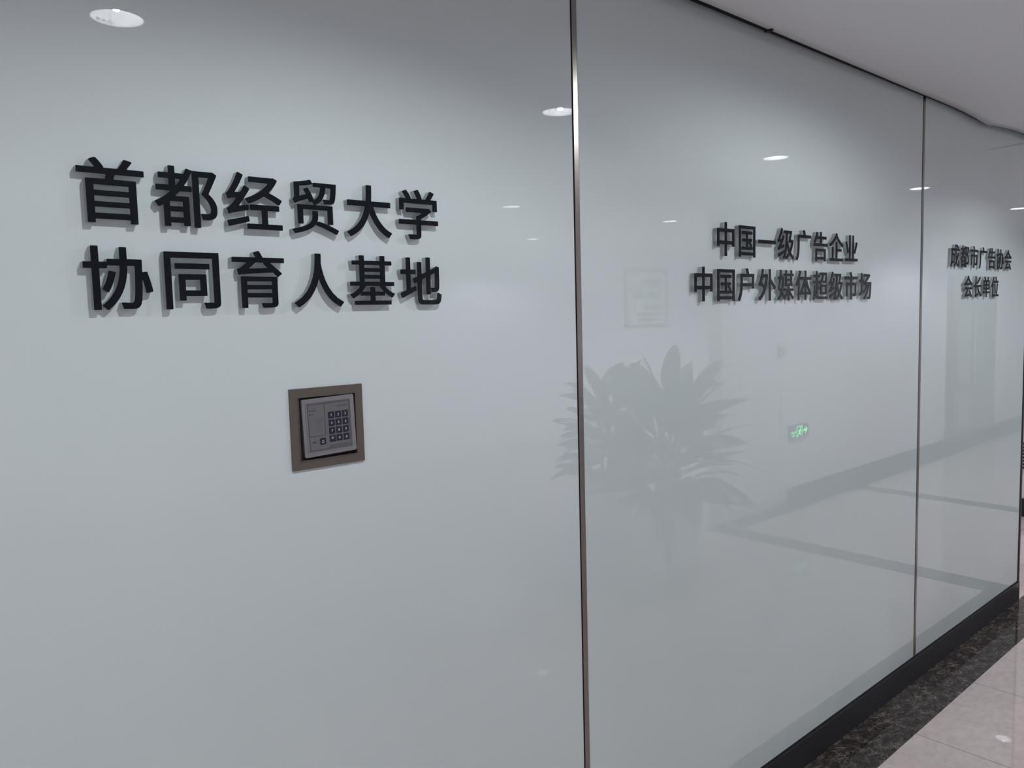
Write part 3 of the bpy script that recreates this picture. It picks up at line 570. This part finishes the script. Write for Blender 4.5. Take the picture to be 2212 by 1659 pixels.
    '场': '428,-89 443,-90 448,-87 511,-40 550,-5 580,25 623,73 650,108 675,144 708,198 748,277 780,354 805,431 811,436 844,435 847,431 847,421 845,415 845,394 843,389 843,368 841,363 841,344 840,338 836,281 834,275 834,261 833,256 833,244 831,239 826,181 813,102 799,46 792,29 784,17 776,9 769,7 716,7 711,9 662,10 657,8 653,4 652,-6 666,-41 672,-75 676,-79 685,-82 737,-82 742,-84 753,-84 758,-82 797,-82 819,-79 835,-73 858,-60 877,-39 890,-17 900,11 910,48 920,106 924,141 929,172 929,184 931,190 931,202 936,242 936,256 938,261 938,277 939,282 943,344 945,349 945,370 946,375 946,396 948,401 948,422 950,428 950,450 952,456 953,499 955,505 955,522 951,526 945,528 599,528 596,529 594,533 595,538 598,541 649,576 713,625 823,716 861,751 862,762 854,770 800,810 788,810 769,803 370,803 364,801 360,795 360,720 363,716 368,712 650,712 652,711 654,708 652,701 628,680 561,627 497,581 452,551 415,530 399,523 373,516 371,517 369,520 369,599 365,604 359,607 263,607 259,610 258,832 254,836 249,838 167,838 161,835 159,830 158,610 154,607 46,607 41,605 37,601 36,522 40,517 46,514 154,514 157,513 159,510 158,186 147,180 109,166 34,141 23,134 23,121 45,51 55,44 70,44 86,49 364,160 373,160 410,131 424,131 429,133 463,160 483,178 533,230 562,266 589,305 612,344 636,394 651,434 655,436 697,436 701,433 701,424 683,372 654,300 617,230 576,166 532,109 482,58 428,13 371,-25 366,-31 365,-40 368,-44 393,-61|375,215 371,219 365,247 361,251 356,254 342,253 270,226 263,226 259,228 259,510 261,514 363,514 365,510 366,498 379,471 394,436 399,428 405,424 417,423 441,432 469,434 475,436 539,436 543,433 544,426 542,419 519,373 496,337 473,304 444,270 419,245 385,217 380,215',
    '成': '89,-96 107,-96 115,-89 144,-40 169,18 186,74 203,148 206,179 211,207 211,221 213,226 215,258 217,263 217,286 218,291 220,380 223,384 370,385 372,384 374,380 374,337 372,331 372,288 371,282 369,226 367,221 365,191 358,158 352,149 345,145 335,143 270,145 244,149 220,148 215,142 215,134 225,113 230,97 238,62 242,58 254,58 259,56 378,56 399,60 410,63 426,72 446,92 452,104 460,130 467,181 469,223 470,228 472,307 474,312 474,366 476,372 476,429 477,435 477,470 469,476 223,476 220,480 220,582 222,585 224,586 536,586 540,583 542,575 544,538 547,517 551,473 566,363 588,258 610,176 607,169 566,126 510,78 469,47 429,21 396,3 383,-8 384,-19 413,-50 440,-82 443,-84 462,-84 522,-45 572,-8 650,61 655,61 658,57 677,23 708,-19 732,-42 750,-57 776,-72 804,-81 828,-82 833,-84 849,-84 879,-80 898,-73 912,-63 926,-49 939,-31 953,6 960,36 967,79 971,125 973,130 972,154 966,159 937,173 920,184 903,199 888,199 882,195 880,191 880,177 878,172 878,148 876,142 874,107 869,71 865,51 860,36 853,22 847,17 835,18 819,25 801,37 794,44 775,69 761,92 742,130 733,153 735,163 753,188 785,235 806,270 832,319 865,391 886,443 904,494 904,505 898,510 893,512 825,530 809,530 805,528 800,520 778,457 750,391 720,331 701,298 699,296 692,296 688,302 681,333 666,412 652,513 649,557 647,562 647,582 648,584 651,586 959,586 966,594 966,673 964,676 958,681 889,681 887,683 887,690 911,716 911,727 902,737 870,761 814,797 756,831 723,847 709,847 706,845 658,796 658,785 664,779 735,738 783,706 804,691 804,683 800,681 643,681 640,683 638,697 638,739 637,744 637,842 635,846 629,850 538,850 530,844 530,776 532,771 532,722 533,716 533,685 531,681 121,681 118,679 113,673 113,321 112,316 112,286 110,281 108,242 106,237 105,214 99,177 88,125 74,78 50,16 22,-33 23,-41 30,-49 55,-66',
    '会': '829,-90 847,-91 916,-49 920,-43 920,-29 902,-1 875,36 813,111 739,189 707,219 685,237 667,237 606,204 598,198 598,184 600,181 608,175 684,97 689,88 689,83 686,81 648,79 643,77 625,77 620,75 602,75 597,73 580,73 574,72 557,72 552,70 534,70 529,68 511,68 506,66 489,66 483,65 466,65 461,63 443,63 438,61 420,61 415,59 398,59 392,58 375,58 370,56 352,56 347,54 328,54 325,57 325,64 378,118 418,163 489,251 926,252 932,256 934,260 934,342 932,345 926,349 83,350 73,344 73,260 75,256 81,252 333,252 335,251 337,247 335,239 314,212 243,130 191,79 162,53 147,42 130,33 125,33 115,25 115,9 125,-13 140,-61 143,-66 149,-70 167,-70 181,-65 209,-60 217,-60 265,-53 312,-49 317,-47 331,-47 336,-46 350,-46 373,-42 389,-42 413,-39 429,-39 454,-35 469,-35 494,-32 510,-32 515,-30 531,-30 555,-26 571,-26 576,-25 592,-25 597,-23 613,-23 637,-19 653,-19 658,-18 674,-18 679,-16 695,-16 700,-14 716,-14 721,-12 769,-9 772,-11 792,-38 821,-84|87,421 109,420 170,450 240,488 245,488 248,485 248,454 258,448 748,448 757,454 757,492 758,495 762,497 767,496 797,480 856,450 896,432 917,432 927,438 947,467 977,500 978,513 975,518 965,524 907,546 861,567 807,595 739,635 692,667 642,704 609,731 572,767 572,776 591,800 591,814 589,818 576,825 515,852 497,852 484,842 450,796 406,749 363,709 300,659 233,613 172,576 86,532 41,512 27,504 27,488 49,468 70,441 79,427|340,543 337,547 338,552 340,555 413,610 503,691 509,690 531,668 582,624 630,587 675,555 679,550 678,545 674,542',
    '长': '229,-85 247,-86 263,-78 301,-64 422,-29 576,12 581,14 589,20 589,39 584,71 584,93 581,103 573,108 552,108 356,59 347,59 343,62 343,358 344,361 347,362 466,362 469,360 506,282 537,226 585,159 626,113 679,63 700,46 767,0 833,-35 903,-63 921,-63 930,-58 952,-21 983,15 983,27 975,33 910,54 837,89 786,121 737,159 689,205 644,261 607,319 591,352 591,359 595,362 952,362 958,366 960,370 959,456 951,462 345,462 343,466 343,841 341,844 333,849 242,849 233,842 231,464 228,462 49,462 42,457 40,454 40,370 42,366 48,362 228,362 232,359 232,53 227,32 223,24 214,14 195,3 192,-1 192,-15 213,-54 222,-80|448,489 468,488 522,516 590,557 675,613 735,660 769,688 818,733 858,778 858,794 847,801 786,827 779,829 760,829 753,824 735,804 678,749 640,718 588,681 545,653 492,623 433,593 401,580 381,569 379,566 380,553 396,541 442,492',
    '单': '455,-89 539,-90 550,-83 551,85 553,89 952,89 958,91 964,97 964,172 958,178 952,180 555,180 551,183 551,251 553,255 863,255 868,257 874,263 874,669 868,675 863,677 730,677 727,679 726,685 728,690 745,713 802,800 805,806 805,813 795,820 716,846 704,846 695,841 668,786 647,750 608,690 597,677 422,677 420,681 419,695 410,713 384,753 359,787 314,841 305,846 294,847 228,815 222,811 222,802 259,754 295,702 304,688 303,679 300,677 146,677 140,675 134,669 135,261 146,255 443,255 446,251 446,184 445,182 441,180 49,180 40,172 40,95 51,89 443,89 446,85 446,-82|238,340 236,344 236,422 238,426 441,427 445,424 446,344 443,340|553,340 551,344 551,422 553,426 767,427 771,424 771,344 769,340|238,508 236,512 236,589 238,593 441,593 445,590 446,512 443,508|553,508 551,512 551,589 553,593 767,593 771,590 771,512 769,508',
    '位': '171,-90 261,-91 269,-87 271,-83 271,592 325,695 351,753 372,807 372,821 364,827 294,849 279,848 269,841 249,790 232,751 192,673 164,625 127,569 97,528 64,489 26,449 22,442 23,429 46,393 65,358 74,352 88,352 96,356 119,379 153,420 160,422 164,419 164,-83 166,-87|316,-50 961,-51 970,-46 971,39 969,43 963,47 776,47 772,49 771,51 804,188 833,319 869,512 869,524 867,527 860,532 788,544 767,544 758,538 752,487 743,436 742,417 719,288 689,144 675,86 664,49 660,47 317,47 311,43 309,39 309,-43 311,-47|495,69 513,68 527,72 585,89 591,93 593,97 593,114 591,120 591,130 582,190 582,198 554,365 521,526 518,532 510,537 492,537 431,523 421,517 420,513 420,499 441,398 463,267 479,156 479,146 484,111 486,79 489,73|360,573 921,572 929,576 931,580 931,662 929,666 921,670 704,670 702,673 701,678 708,685 708,697 703,720 678,797 659,849 657,854 650,859 630,859 564,841 557,836 554,832 555,820 578,751 592,702 598,678 597,672 594,670 361,670 355,666 353,662 353,580 355,576',
}
def glyph_mesh(ch, size, half):
    loops = [[tuple(float(c)*0.001*size for c in p.split(',')) for p in l.split()] for l in GLYPHS[ch].split('|')]
    return poly_mesh(loops, half)
T_BODY, T_FACE = 0.0125, 0.0015
S_CH = 0.1045
ROWS = [
    ('首都经贸大学', 0.3055, 0.1146, 0.1695, 'upper row of the large sign', 'large sign above the keypad'),
    ('协同育人基地', 0.3065, 0.1146, 0.0360, 'lower row of the large sign', 'large sign above the keypad'),
    ('中国一级广告企业', 1.9665, 0.1125, 0.1700, 'upper row of the middle sign', 'sign on the middle glass panel'),
    ('中国户外媒体超级市场', 1.8545, 0.1125, 0.0380, 'lower row of the middle sign', 'sign on the middle glass panel'),
    ('成都市广告协会', 3.7290, 0.1153, 0.1765, 'upper row of the far small sign', 'sign on the far glass panel'),
    ('会长单位', 3.8950, 0.1165, 0.0420, 'lower row of the far small sign', 'sign on the far glass panel'),
]
ORD = ['first', 'second', 'third', 'fourth', 'fifth', 'sixth', 'seventh', 'eighth', 'ninth', 'tenth']
glyphs = {}
for body, x0, pitch, z0, where, grp in ROWS:
    for i, ch in enumerate(body):
        if ch not in glyphs:
            f = glyph_mesh(ch, S_CH, T_FACE/2)
            f.transform(UP_FRONT @ Matrix.Translation((0, 0, T_BODY + T_FACE/2)))
            f.materials.append(MAT['face'])
            a = glyph_mesh(ch, S_CH, T_BODY/2)
            a.transform(UP_FRONT @ Matrix.Translation((0, 0, T_BODY/2)))
            a.materials.append(MAT['acrylic'])
            glyphs[ch] = (f, a)
        f, a = glyphs[ch]
        t = thing('sign_character', 'black raised character %s on clear acrylic, %s in the %s' % (ch, ORD[i], where),
                  'sign character', (x0 + pitch*i, -0.0004, EYE + z0), 'raised characters of the ' + grp)
        link('face', f, None, t)
        link('acrylic_body', a, None, t)['label'] = 'clear acrylic block behind the black face'

# ------------------------------------------------------------------ keypad in its metal frame
fr = thing('keypad_frame', 'square bronze metal frame set into the glass around the keypad', 'frame', (0.7135, 0, 1.4226))
o0, o1, i0, i1 = -0.0757, 0.0757, -0.0600, 0.0600
me = poly_mesh([rect(o0, o1, o0, o1), rect(i0, i1, i0 - 0.0003, i1)], 0.002)
me.transform(UP_FRONT @ Matrix.Translation((0, 0, 0.0025)))
pl = link('frame_plate', me, MAT['bronze'], fr)
bv = pl.modifiers.new('bevel', 'BEVEL'); bv.width = 0.0006; bv.segments = 2; bv.limit_method = 'ANGLE'
bm = bmesh.new()
add_box(bm, i0, i1, -0.0004, -0.0002, i0, i1)
bm_obj('back_plate', bm, MAT['recess'], fr)
bm = bmesh.new()
for s in ((i0, i0 + .0012, i0, i1), (i1 - .0012, i1, i0, i1)):
    add_box(bm, s[0], s[1], -0.0060, -0.0004, s[2], s[3])
for s in ((i0 + .0012, i1 - .0012, i0, i0 + .0012), (i0 + .0012, i1 - .0012, i1 - .0012, i1)):
    add_box(bm, s[0], s[1], -0.0060, -0.0004, s[2], s[3])
bm_obj('inner_lip', bm, MAT['bronze'], fr)

kp = thing('access_keypad', 'grey access keypad with twelve dark keys, sitting crooked in its frame', 'keypad', (0.7143, -0.0005, 1.4245))
kp.rotation_euler = (0, R(-1.6), 0)
def shape(name, loops, depth0, depth1, mat, parent):
    me = poly_mesh(loops, (depth1 - depth0)/2)
    me.transform(UP_FRONT @ Matrix.Translation((0, 0, (depth0 + depth1)/2)))
    return link(name, me, mat, parent)
def rrect(x0, x1, y0, y1, r, n=5):
    L = []
    for cx, cy, a in ((x1-r, y1-r, 0), (x0+r, y1-r, 90), (x0+r, y0+r, 180), (x1-r, y0+r, 270)):
        for k in range(n+1):
            t = R(a + 90*k/n)
            L.append((cx + r*math.cos(t), cy + r*math.sin(t)))
    return L
hs = shape('housing', [rrect(-.0542, .0542, -.0545, .0545, .003)], 0.0, 0.0075, MAT['silver'], kp)
bv = hs.modifiers.new('bevel', 'BEVEL'); bv.width = 0.0022; bv.segments = 3; bv.limit_method = 'ANGLE'; bv.angle_limit = R(60)
shape('raised_rim', [rrect(-.0472, .0472, -.0480, .0480, .002), rrect(-.0455, .0455, -.0463, .0463, .0015)], 0.0072, 0.0084, MAT['silver'], kp)
D = 0.0076
ov = shape('overlay_panel', [rect(-.0455, .0455, -.0463, .0463)], 0.0072, D, MAT['overlay'], kp)
lw = 0.00035
X0, X1, Y0, Y1 = -.0432, .0432, -.0437, .0437
XV, YH = -.0092, -.0165
shape('printed_border', [rect(X0, X1, Y0, Y1), rect(X0 + 2*lw, X1 - 2*lw, Y0 + 2*lw, Y1 - 2*lw)], D, D + .0001, MAT['print'], kp)
shape('printed_divider', [rect(XV - lw, XV + lw, YH, Y1 - lw)], D, D + .0001, MAT['print'], kp)
shape('printed_divider', [rect(X0 + lw, XV + lw, YH - lw, YH + lw)], D, D + .0001, MAT['print'], kp)
def print_text(body, x, y, h, mat, parent, name='printed_word', align='LEFT', depth=D, off=0.0):
    me = text_mesh(body, h/0.73, 0.00005, off, align)
    me.transform(UP_FRONT @ Matrix.Translation((x, y, depth + 0.00006)))
    return link(name, me, mat, parent)
print_text('POWER', -.0362, .0310, .0021, MAT['print'], kp, off=.01)
print_text('OK', -.0362, .0240, .0021, MAT['print'], kp, off=.01)
for y in (.0320, .0250):
    shape('indicator_light', [circle(-.0392, y, .0011, 14)], D, D + .0003, MAT['print'], kp)
print_text('BELL', -.0375, -.0292, .0030, MAT['print'], kp, off=.02)
print_text('RF ID ACCESS CONTROL', .0192, -.0408, .0027, MAT['print'], kp, align='CENTER')
print_text('GB-200', .0265, .0330, .0050, MAT['printgrey'], kp, align='CENTER', off=.005)
# card symbol and radio arcs
ca = R(-52)
def rotp(x, y, a, cx, cy):
    return (cx + x*math.cos(a) - y*math.sin(a), cy + x*math.sin(a) + y*math.cos(a))
cc = (-.0215, -.0030)
cw, chh = .0062, .0036
out = [rotp(x, y, ca, *cc) for x, y in rect(-cw, cw, -chh, chh)]
inn = [rotp(x, y, ca, *cc) for x, y in rect(-cw + .0004, cw - .0004, -chh + .0004, chh - .0004)]
shape('card_symbol', [out, inn], D, D + .0001, MAT['printgrey'], kp)
for r in (.0085, .0115, .0145, .0175):
    A = [R(62 + 68*k/14) for k in range(15)]
    L = [(-.0185 + r*math.cos(a), -.0005 + r*math.sin(a)) for a in A] + [(-.0185 + (r - .0005)*math.cos(a), -.0005 + (r - .0005)*math.sin(a)) for a in reversed(A)]
    shape('wave_symbol', [L], D, D + .0001, MAT['printgrey'], kp)
KEYS = ['123', '456', '789', '*0#']
kx = [.0042, .0189, .0338]
ky = [.0195, .0046, -.0103, -.0252]
for r, row in enumerate(KEYS):
    for c, d in enumerate(row):
        k = shape('key', [rrect(kx[c] - .0063, kx[c] + .0063, ky[r] - .0062, ky[r] + .0062, .0006, 2)], D, D + .0006, MAT['key'], kp)
        dy = -.0047 if d == '*' else -.0024
        if d == '1':
            fl = [(-.00030, -.0024), (.00045, -.0024), (.00045, .0026), (-.00010, .0026), (-.00060, .0019), (-.00120, .0016), (-.00120, .0011), (-.00030, .0014)]
            shape('digit', [[(kx[c] + px_, ky[r] + py_) for px_, py_ in fl]], D + .0006, D + .0007, MAT['digit'], k)
            continue
        dg = print_text('*' if d == '*' else d, kx[c], ky[r] + dy, .0085 if d == '*' else .0050, MAT['digit'], k, 'digit', 'CENTER', D + .0006)
k = shape('bell_key', [rrect(-.0222, -.0102, -.0338, -.0218, .0006, 2)], D, D + .0006, MAT['key'], kp)
bell = [(-.0162 + x*.001, -.0283 + y*.001) for x, y in [(-2.6, -1.6), (-1.9, -.6), (-1.7, 1.4), (-.9, 2.7), (0, 3.1), (.9, 2.7), (1.7, 1.4), (1.9, -.6), (2.6, -1.6)]]
belli = [(-.0162 + (x + .0162)*.0 + (x + .0162)*.72, -.0283 + (y + .0283)*.72 + .0001) for x, y in bell]
shape('bell_symbol', [bell, belli], D + .0006, D + .0007, MAT['digit'], k)
shape('bell_symbol', [circle(-.0162, -.0308, .0006, 10)], D + .0006, D + .0007, MAT['digit'], k)

# ------------------------------------------------------------------ downlights
DL_LABELS = {
    0: 'recessed downlight with printed rim, nearest the camera, mirrored at top left',
    1: 'recessed downlight mirrored beside the first steel strip',
    2: 'recessed downlight mirrored in the middle of the middle glass panel',
    3: 'recessed downlight mirrored across the second steel strip',
    4: 'recessed downlight mirrored at the far right edge above the small sign',
    6: 'dim downlight of the lobby mirrored left of the first steel strip, the upper one',
    7: 'dim downlight of the lobby mirrored between the first steel strip and the middle sign',
    10: 'faintest lobby downlight mirrored left of the first steel strip, the lower one',
}
# how deep each lamp sits in its can (sideways shift, height, relative output): that sets where its scallop on the glass ends
HANG = {0: (0.0, 0.027, 1.0), 1: (0.010, 0.0155, 0.80), 2: (0.0, 0.030, 1.1), 3: (0.0, 0.030, 1.75), 4: (0.0, 0.028, 1.9), 6: (0.0, 0.030, 0.5)}
def ring_meshes():
    bm = bmesh.new()
    lathe(bm, [(.0645, .012), (.0645, 0.0), (.067, -.0028), (.074, -.0022), (.077, -.0002), (.077, 0.0006)], 48)
    trim = bm_obj('x', bm, None, smooth=True).data
    bm = bmesh.new()
    lathe(bm, [(.0643, .0005), (.0643, .02), (.055, .055), (.040, .075), (.0, .078)], 48)
    refl = bm_obj('x', bm, None, smooth=True).data
    bm = bmesh.new()
    for y in (-.013, .013):
        tube(bm, [(-.042, y, .054), (-.02, y, .054), (.02, y, .054), (.040, y, .054)], [.007, .009, .009, .007], 14)
    bulb = bm_obj('x', bm, None, smooth=True).data
    bm = bmesh.new()
    add_box(bm, -.052, -.038, -.022, .022, .044, .062, 0, .003)
    hold = bm_obj('x', bm, None).data
    for o in [o for o in C.objects if o.name.split('.')[0] == 'x']:
        bpy.data.objects.remove(o)
    for m_, k_ in ((trim, 'white'), (refl, 'reflector'), (bulb, 'bulb'), (hold, 'holder')):
        m_.materials.append(MAT[k_])
    return trim, refl, bulb, hold
TRIM, REFL, BULBM, HOLD = ring_meshes()
for i, (x, y) in enumerate(LIGHTS):
    lb = DL_LABELS.get(i, 'unseen recessed ceiling downlight, continuing the rows or added as fill light')
    t = thing('downlight', lb, 'ceiling light', (x, y, CEIL), 'recessed ceiling downlights')
    link('trim_ring', TRIM, None, t)
    link('reflector', REFL, None, t)
    link('bulb', BULBM, None, t, (0, 0, 0))
    link('bulb_holder', HOLD, None, t)
    ld = bpy.data.lights.new('lamp_light', 'POINT')
    ld.energy = LAMP_W
    ld.color = LAMP_COL
    ld.shadow_soft_size = 0.010
    lo = bpy.data.objects.new('lamp_light', ld)
    C.objects.link(lo)
    lo.parent = t
    hang = HANG.get(i, (0.0, 0.030, (2.6 if x > 7 else 1.8) if y < -2 else 1.0))
    lo.location = (hang[0], 0, hang[1])
    ld.energy = LAMP_W*hang[2]
    if i == 0:
        # the printed words run round the inside of the rim, on the side away from the glass
        def bent(body, size, ang0, z, off=0.0):
            me = text_mesh(body, size, 0.0, off)
            for v in me.vertices:
                a = ang0 - v.co.x/.0638
                v.co = (.0638*math.cos(a), .0638*math.sin(a), z + v.co.y)
            return me
        link('printed_mark', bent('nVc', .0125, R(-82), .0030, .03), MAT['logo'], t)
        link('printed_mark', bent('雷士照明', .0068, R(-103), .0042, .02), MAT['logo'], t)

# ------------------------------------------------------------------ sprinklers
for i, (x, y, lb) in enumerate(((3.42, -0.965, 'small ceiling sprinkler mirrored left of the middle downlight'),
                                (5.72, -1.03, 'small ceiling sprinkler mirrored beside the second steel strip'))):
    t = thing('sprinkler', lb, 'sprinkler', (x, y, CEIL), 'ceiling sprinklers')
    bm = bmesh.new(); lathe(bm, [(.036, 0.0), (.034, -.006), (.014, -.010), (.0, -.010)], 28)
    bm_obj('cover_plate', bm, MAT['white'], t, smooth=True)
    bm = bmesh.new(); lathe(bm, [(.009, -.009), (.009, -.030), (.004, -.034), (.004, -.042), (.016, -.044), (.016, -.046), (.0, -.046)], 20)
    bm_obj('nozzle', bm, MAT['brass'], t)

# ------------------------------------------------------------------ across the corridor: flush door, grey door, exit sign, wall device, notice
W = -2.05
bm = bmesh.new()
add_box(bm, 5.16, 5.905, W, W + .006, .06, 2.05, 0, .001)
d1 = struct(bm_obj('door_1', bm, MAT['wall']))
bm = bmesh.new()
add_box(bm, 5.905, 5.919, W, W + .003, .0012, 1.30)
struct(bm_obj('trim_%d' % (n + 1), bm, MAT['noteframe']))

dev = thing('wall_device', 'small rounded white wall device above a thin seam, mirrored left above the green escape sign', 'wall device', (5.90, W, 1.30))
bm = bmesh.new(); add_box(bm, -.045, .045, .0062, .035, -.055, .050, 0, .016, 4)
bm_obj('casing', bm, MAT['pale'], dev, smooth=True)
bm = bmesh.new(); add_box(bm, -.012, .030, .034, .037, -.030, -.022, 0, .001)
bm_obj('slot', bm, MAT['noteframe'], dev)

ex = thing('exit_sign', 'low green lit escape sign with running figure and arrow, mirrored in the middle glass panel', 'exit sign', (6.19, W, 0.588))
bm = bmesh.new(); add_box(bm, -.155, .155, 0.0, .022, -.060, .060, 0, .004)
bm_obj('sign_panel', bm, MAT['signbody'], ex)
TO_Y = Matrix(((-1, 0, 0, 0), (0, 0, 1, 0), (0, 1, 0, 0), (0, 0, 0, 1)))     # local x -> -x, y -> +z, z -> +y: read from the corridor
def on_sign(name, loops, z=0.0225):
    me = poly_mesh(loops, .0005)
    me.transform(TO_Y @ Matrix.Translation((0, 0, z)))
    return link(name, me, MAT['signlit'], ex)
on_sign('arrow', [[(-.128, .003), (-.102, .030), (-.088, .030), (-.106, .011), (-.060, .011), (-.060, -.005), (-.106, -.005), (-.088, -.024), (-.102, -.024)]])
on_sign('door_symbol', [[(-.047, -.046), (-.047, .046), (.047, .046), (.047, -.046), (.041, -.046), (.041, .040), (-.041, .040), (-.041, -.046)]])
on_sign('running_figure', [circle(-.012, .026, .0085, 16)])
on_sign('running_figure', [[(-.016, .016), (.004, .014), (.026, .004), (.023, -.002), (.006, .003), (.010, -.012), (.026, -.022), (.034, -.042), (.026, -.044), (.017, -.028), (.001, -.022),
                            (-.008, -.028), (-.028, -.030), (-.028, -.023), (-.012, -.020), (-.008, -.010), (-.010, .004), (-.020, .003), (-.027, -.008), (-.033, -.005), (-.026, .010)]])
for body, z, s in (('安全出口', -.012, .022), ('EXIT', -.036, .022)):
    me = text_mesh(body, s, .0005, .01, 'CENTER')
    me.transform(TO_Y @ Matrix.Translation((.1, z, .0225)))
    link('sign_word', me, MAT['signlit'], ex)

bm = bmesh.new(); add_box(bm, 9.42, 10.95, W + .0005, W + .02, .119, 2.08)
dg2 = struct(bm_obj('door_2', bm, MAT['greydoor']))
def part(name, x0, x1, y0, y1, z0, z1, mat, b=.001):
    bm = bmesh.new(); add_box(bm, x0, x1, W + y0, W + y1, z0, z1, 0, b)
    return bm_obj(name, bm, mat, dg2)
part('door_leaf', 9.50, 10.17, .02, .035, .125, 2.02, MAT['greydoor'])
part('door_leaf', 10.19, 10.88, .02, .035, .125, 2.02, MAT['greydoor'])
part('door_pane', 9.66, 10.06, .035, .04, .72, 1.54, MAT['doorglass'])
part('pull_handle', 10.09, 10.12, .05, .075, .70, 1.50, MAT['pale'], .008)
part('door_lower_panel', 9.66, 10.06, .035, .038, .20, .60, MAT['doorglass'])

nb = thing('notice_board', 'large framed notice on the lobby wall, faintly mirrored left of the middle sign', 'notice', (9.05, YB, 1.83))
bm = bmesh.new(); add_box(bm, -.455, .455, .0, .03, -.395, .395)
bm_obj('backing_sheet', bm, MAT['paper'], nb)
me = poly_mesh([rect(-.47, .47, -.41, .41), rect(-.44, .44, -.38, .38)], .02)
me.transform(TO_Y @ Matrix.Translation((0, 0, .02)))
link('frame', me, MAT['noteframe'], nb)
bm = bmesh.new()
for x0, x1, z0, z1 in ((-.08, .30, .15, .27), (-.30, -.06, .01, .10), (.05, .30, .01, .10), (-.05, .30, -.16, -.10), (-.22, .30, -.25, -.20), (-.20, .28, -.33, -.29)):
    add_box(bm, x0, x1, .03, .032, z0, z1)
bm_obj('printed_blocks', bm, MAT['notetext'], nb)

# grille in the wall beyond the end of the glass
gr = thing('wall_grille', 'dark louvred grille on the wall beyond the far end of the glass', 'grille', (6.8, 0.75, 0.47))
bm = bmesh.new(); add_box(bm, -.012, 0.0, -.38, .6, -.10, .10)
bm_obj('grille_frame', bm, MAT['grille'], gr)
for k in range(7):
    bm = bmesh.new(); add_box(bm, -.02, -.012, -.37, .59, -.082 + .026*k, -.075 + .026*k)
    bm_obj('slat', bm, MAT['slat'], gr)

# ------------------------------------------------------------------ potted plants in the lobby (seen mirrored)
def leaf(bm, base, azim, tilt0, length, width, bend, round_tip, roll=0.0):
    n = 9
    p = Vector(base)
    t = tilt0
    side = Vector((-math.sin(azim), math.cos(azim), 0))
    rows = []
    for i in range(n + 1):
        s = i/n
        w = width*(math.sin(PI*min(1, s**(0.9 if round_tip else 0.8)))**(0.55 if round_tip else 0.8))*0.5 if 0 < i < n else width*0.06
        if s < .25:
            w = max(width*.06, w*(s/.25))
        d = Vector((math.cos(azim)*math.cos(t), math.sin(azim)*math.cos(t), math.sin(t)))
        nrm = side.cross(d)
        sd = side*math.cos(roll) + nrm*math.sin(roll)
        nn = nrm*math.cos(roll) - side*math.sin(roll)
        rows.append((bm.verts.new(p - sd*w - nn*w*.25), bm.verts.new(p), bm.verts.new(p + sd*w - nn*w*.25)))
        p = p + d*(length/n)
        t -= bend/n
    for a, b in zip(rows, rows[1:]):
        for k in range(2):
            bm.faces.new((a[k], a[k+1], b[k+1], b[k])).smooth = True

def plant(name, label, x, y, pot_r, pot_h, seed, n, top, spread, square=False):
    rnd = random.Random(seed)
    t = thing(name, label, 'plant', (x, y, 0.0), 'potted plants in the lobby')
    bm = bmesh.new()
    if square:
        add_box(bm, -pot_r, pot_r, -pot_r, pot_r, 0.0, pot_h, 0, .012)
    else:
        lathe(bm, [(0.0, 0.0), (pot_r*.70, 0.0), (pot_r*.80, .05), (pot_r*.97, pot_h*.7), (pot_r, pot_h - .03), (pot_r*1.04, pot_h), (pot_r*.95, pot_h), (pot_r*.9, pot_h - .03)], 40)
    bm_obj('pot', bm, MAT['pot'], t, smooth=not square)
    bm = bmesh.new(); lathe(bm, [(pot_r*.93, pot_h - .025 if not square else pot_h + .001), (0.0, pot_h - .012 if not square else pot_h + .006)], 28)
    bm_obj('soil', bm, MAT['soil'], t)
    bm = bmesh.new()
    for k in range(6):
        a = 2*PI*k/6 + rnd.uniform(-.3, .3)
        tube(bm, [(.05*math.cos(a), .05*math.sin(a), pot_h - .03), (.07*math.cos(a), .07*math.sin(a), pot_h + (top - pot_h)*.35), (.10*math.cos(a), .10*math.sin(a), pot_h + (top - pot_h)*.6)], [.012, .010, .006])
    bm_obj('stems', bm, MAT['stem'], t)
    bm = bmesh.new()
    for k in range(n):
        u = (k + .5)/n
        h = pot_h + (top - pot_h)*(.01 + .66*u**1.15)
        a = k*2.39996 + rnd.uniform(-.25, .25)
        tilt = R(-12 + 72*u**1.5 + rnd.uniform(-12, 12))
        L = spread*(1.0 - .08*u)*rnd.uniform(.75, 1.15)
        r0 = rnd.uniform(.04, .20)*(1 - .25*u)
        leaf(bm, (r0*math.cos(a), r0*math.sin(a), h), a, tilt + R(15), L, rnd.uniform(.085, .12), R(rnd.uniform(15, 60)), rnd.random() < .7, rnd.uniform(-.9, .9))
    bm_obj('foliage', bm, MAT['leaf'], t)
    return t
plant('potted_plant', 'leafy potted plant in a round white pot, mirrored in the middle glass panel', 3.86, -1.62, .20, .46, 11, 105, 1.40, .40)
plant('potted_plant', 'leafy plant in a square white planter, mirrored behind the round-potted plant', 4.36, -2.55, .16, .42, 5, 96, 1.36, .32, True)
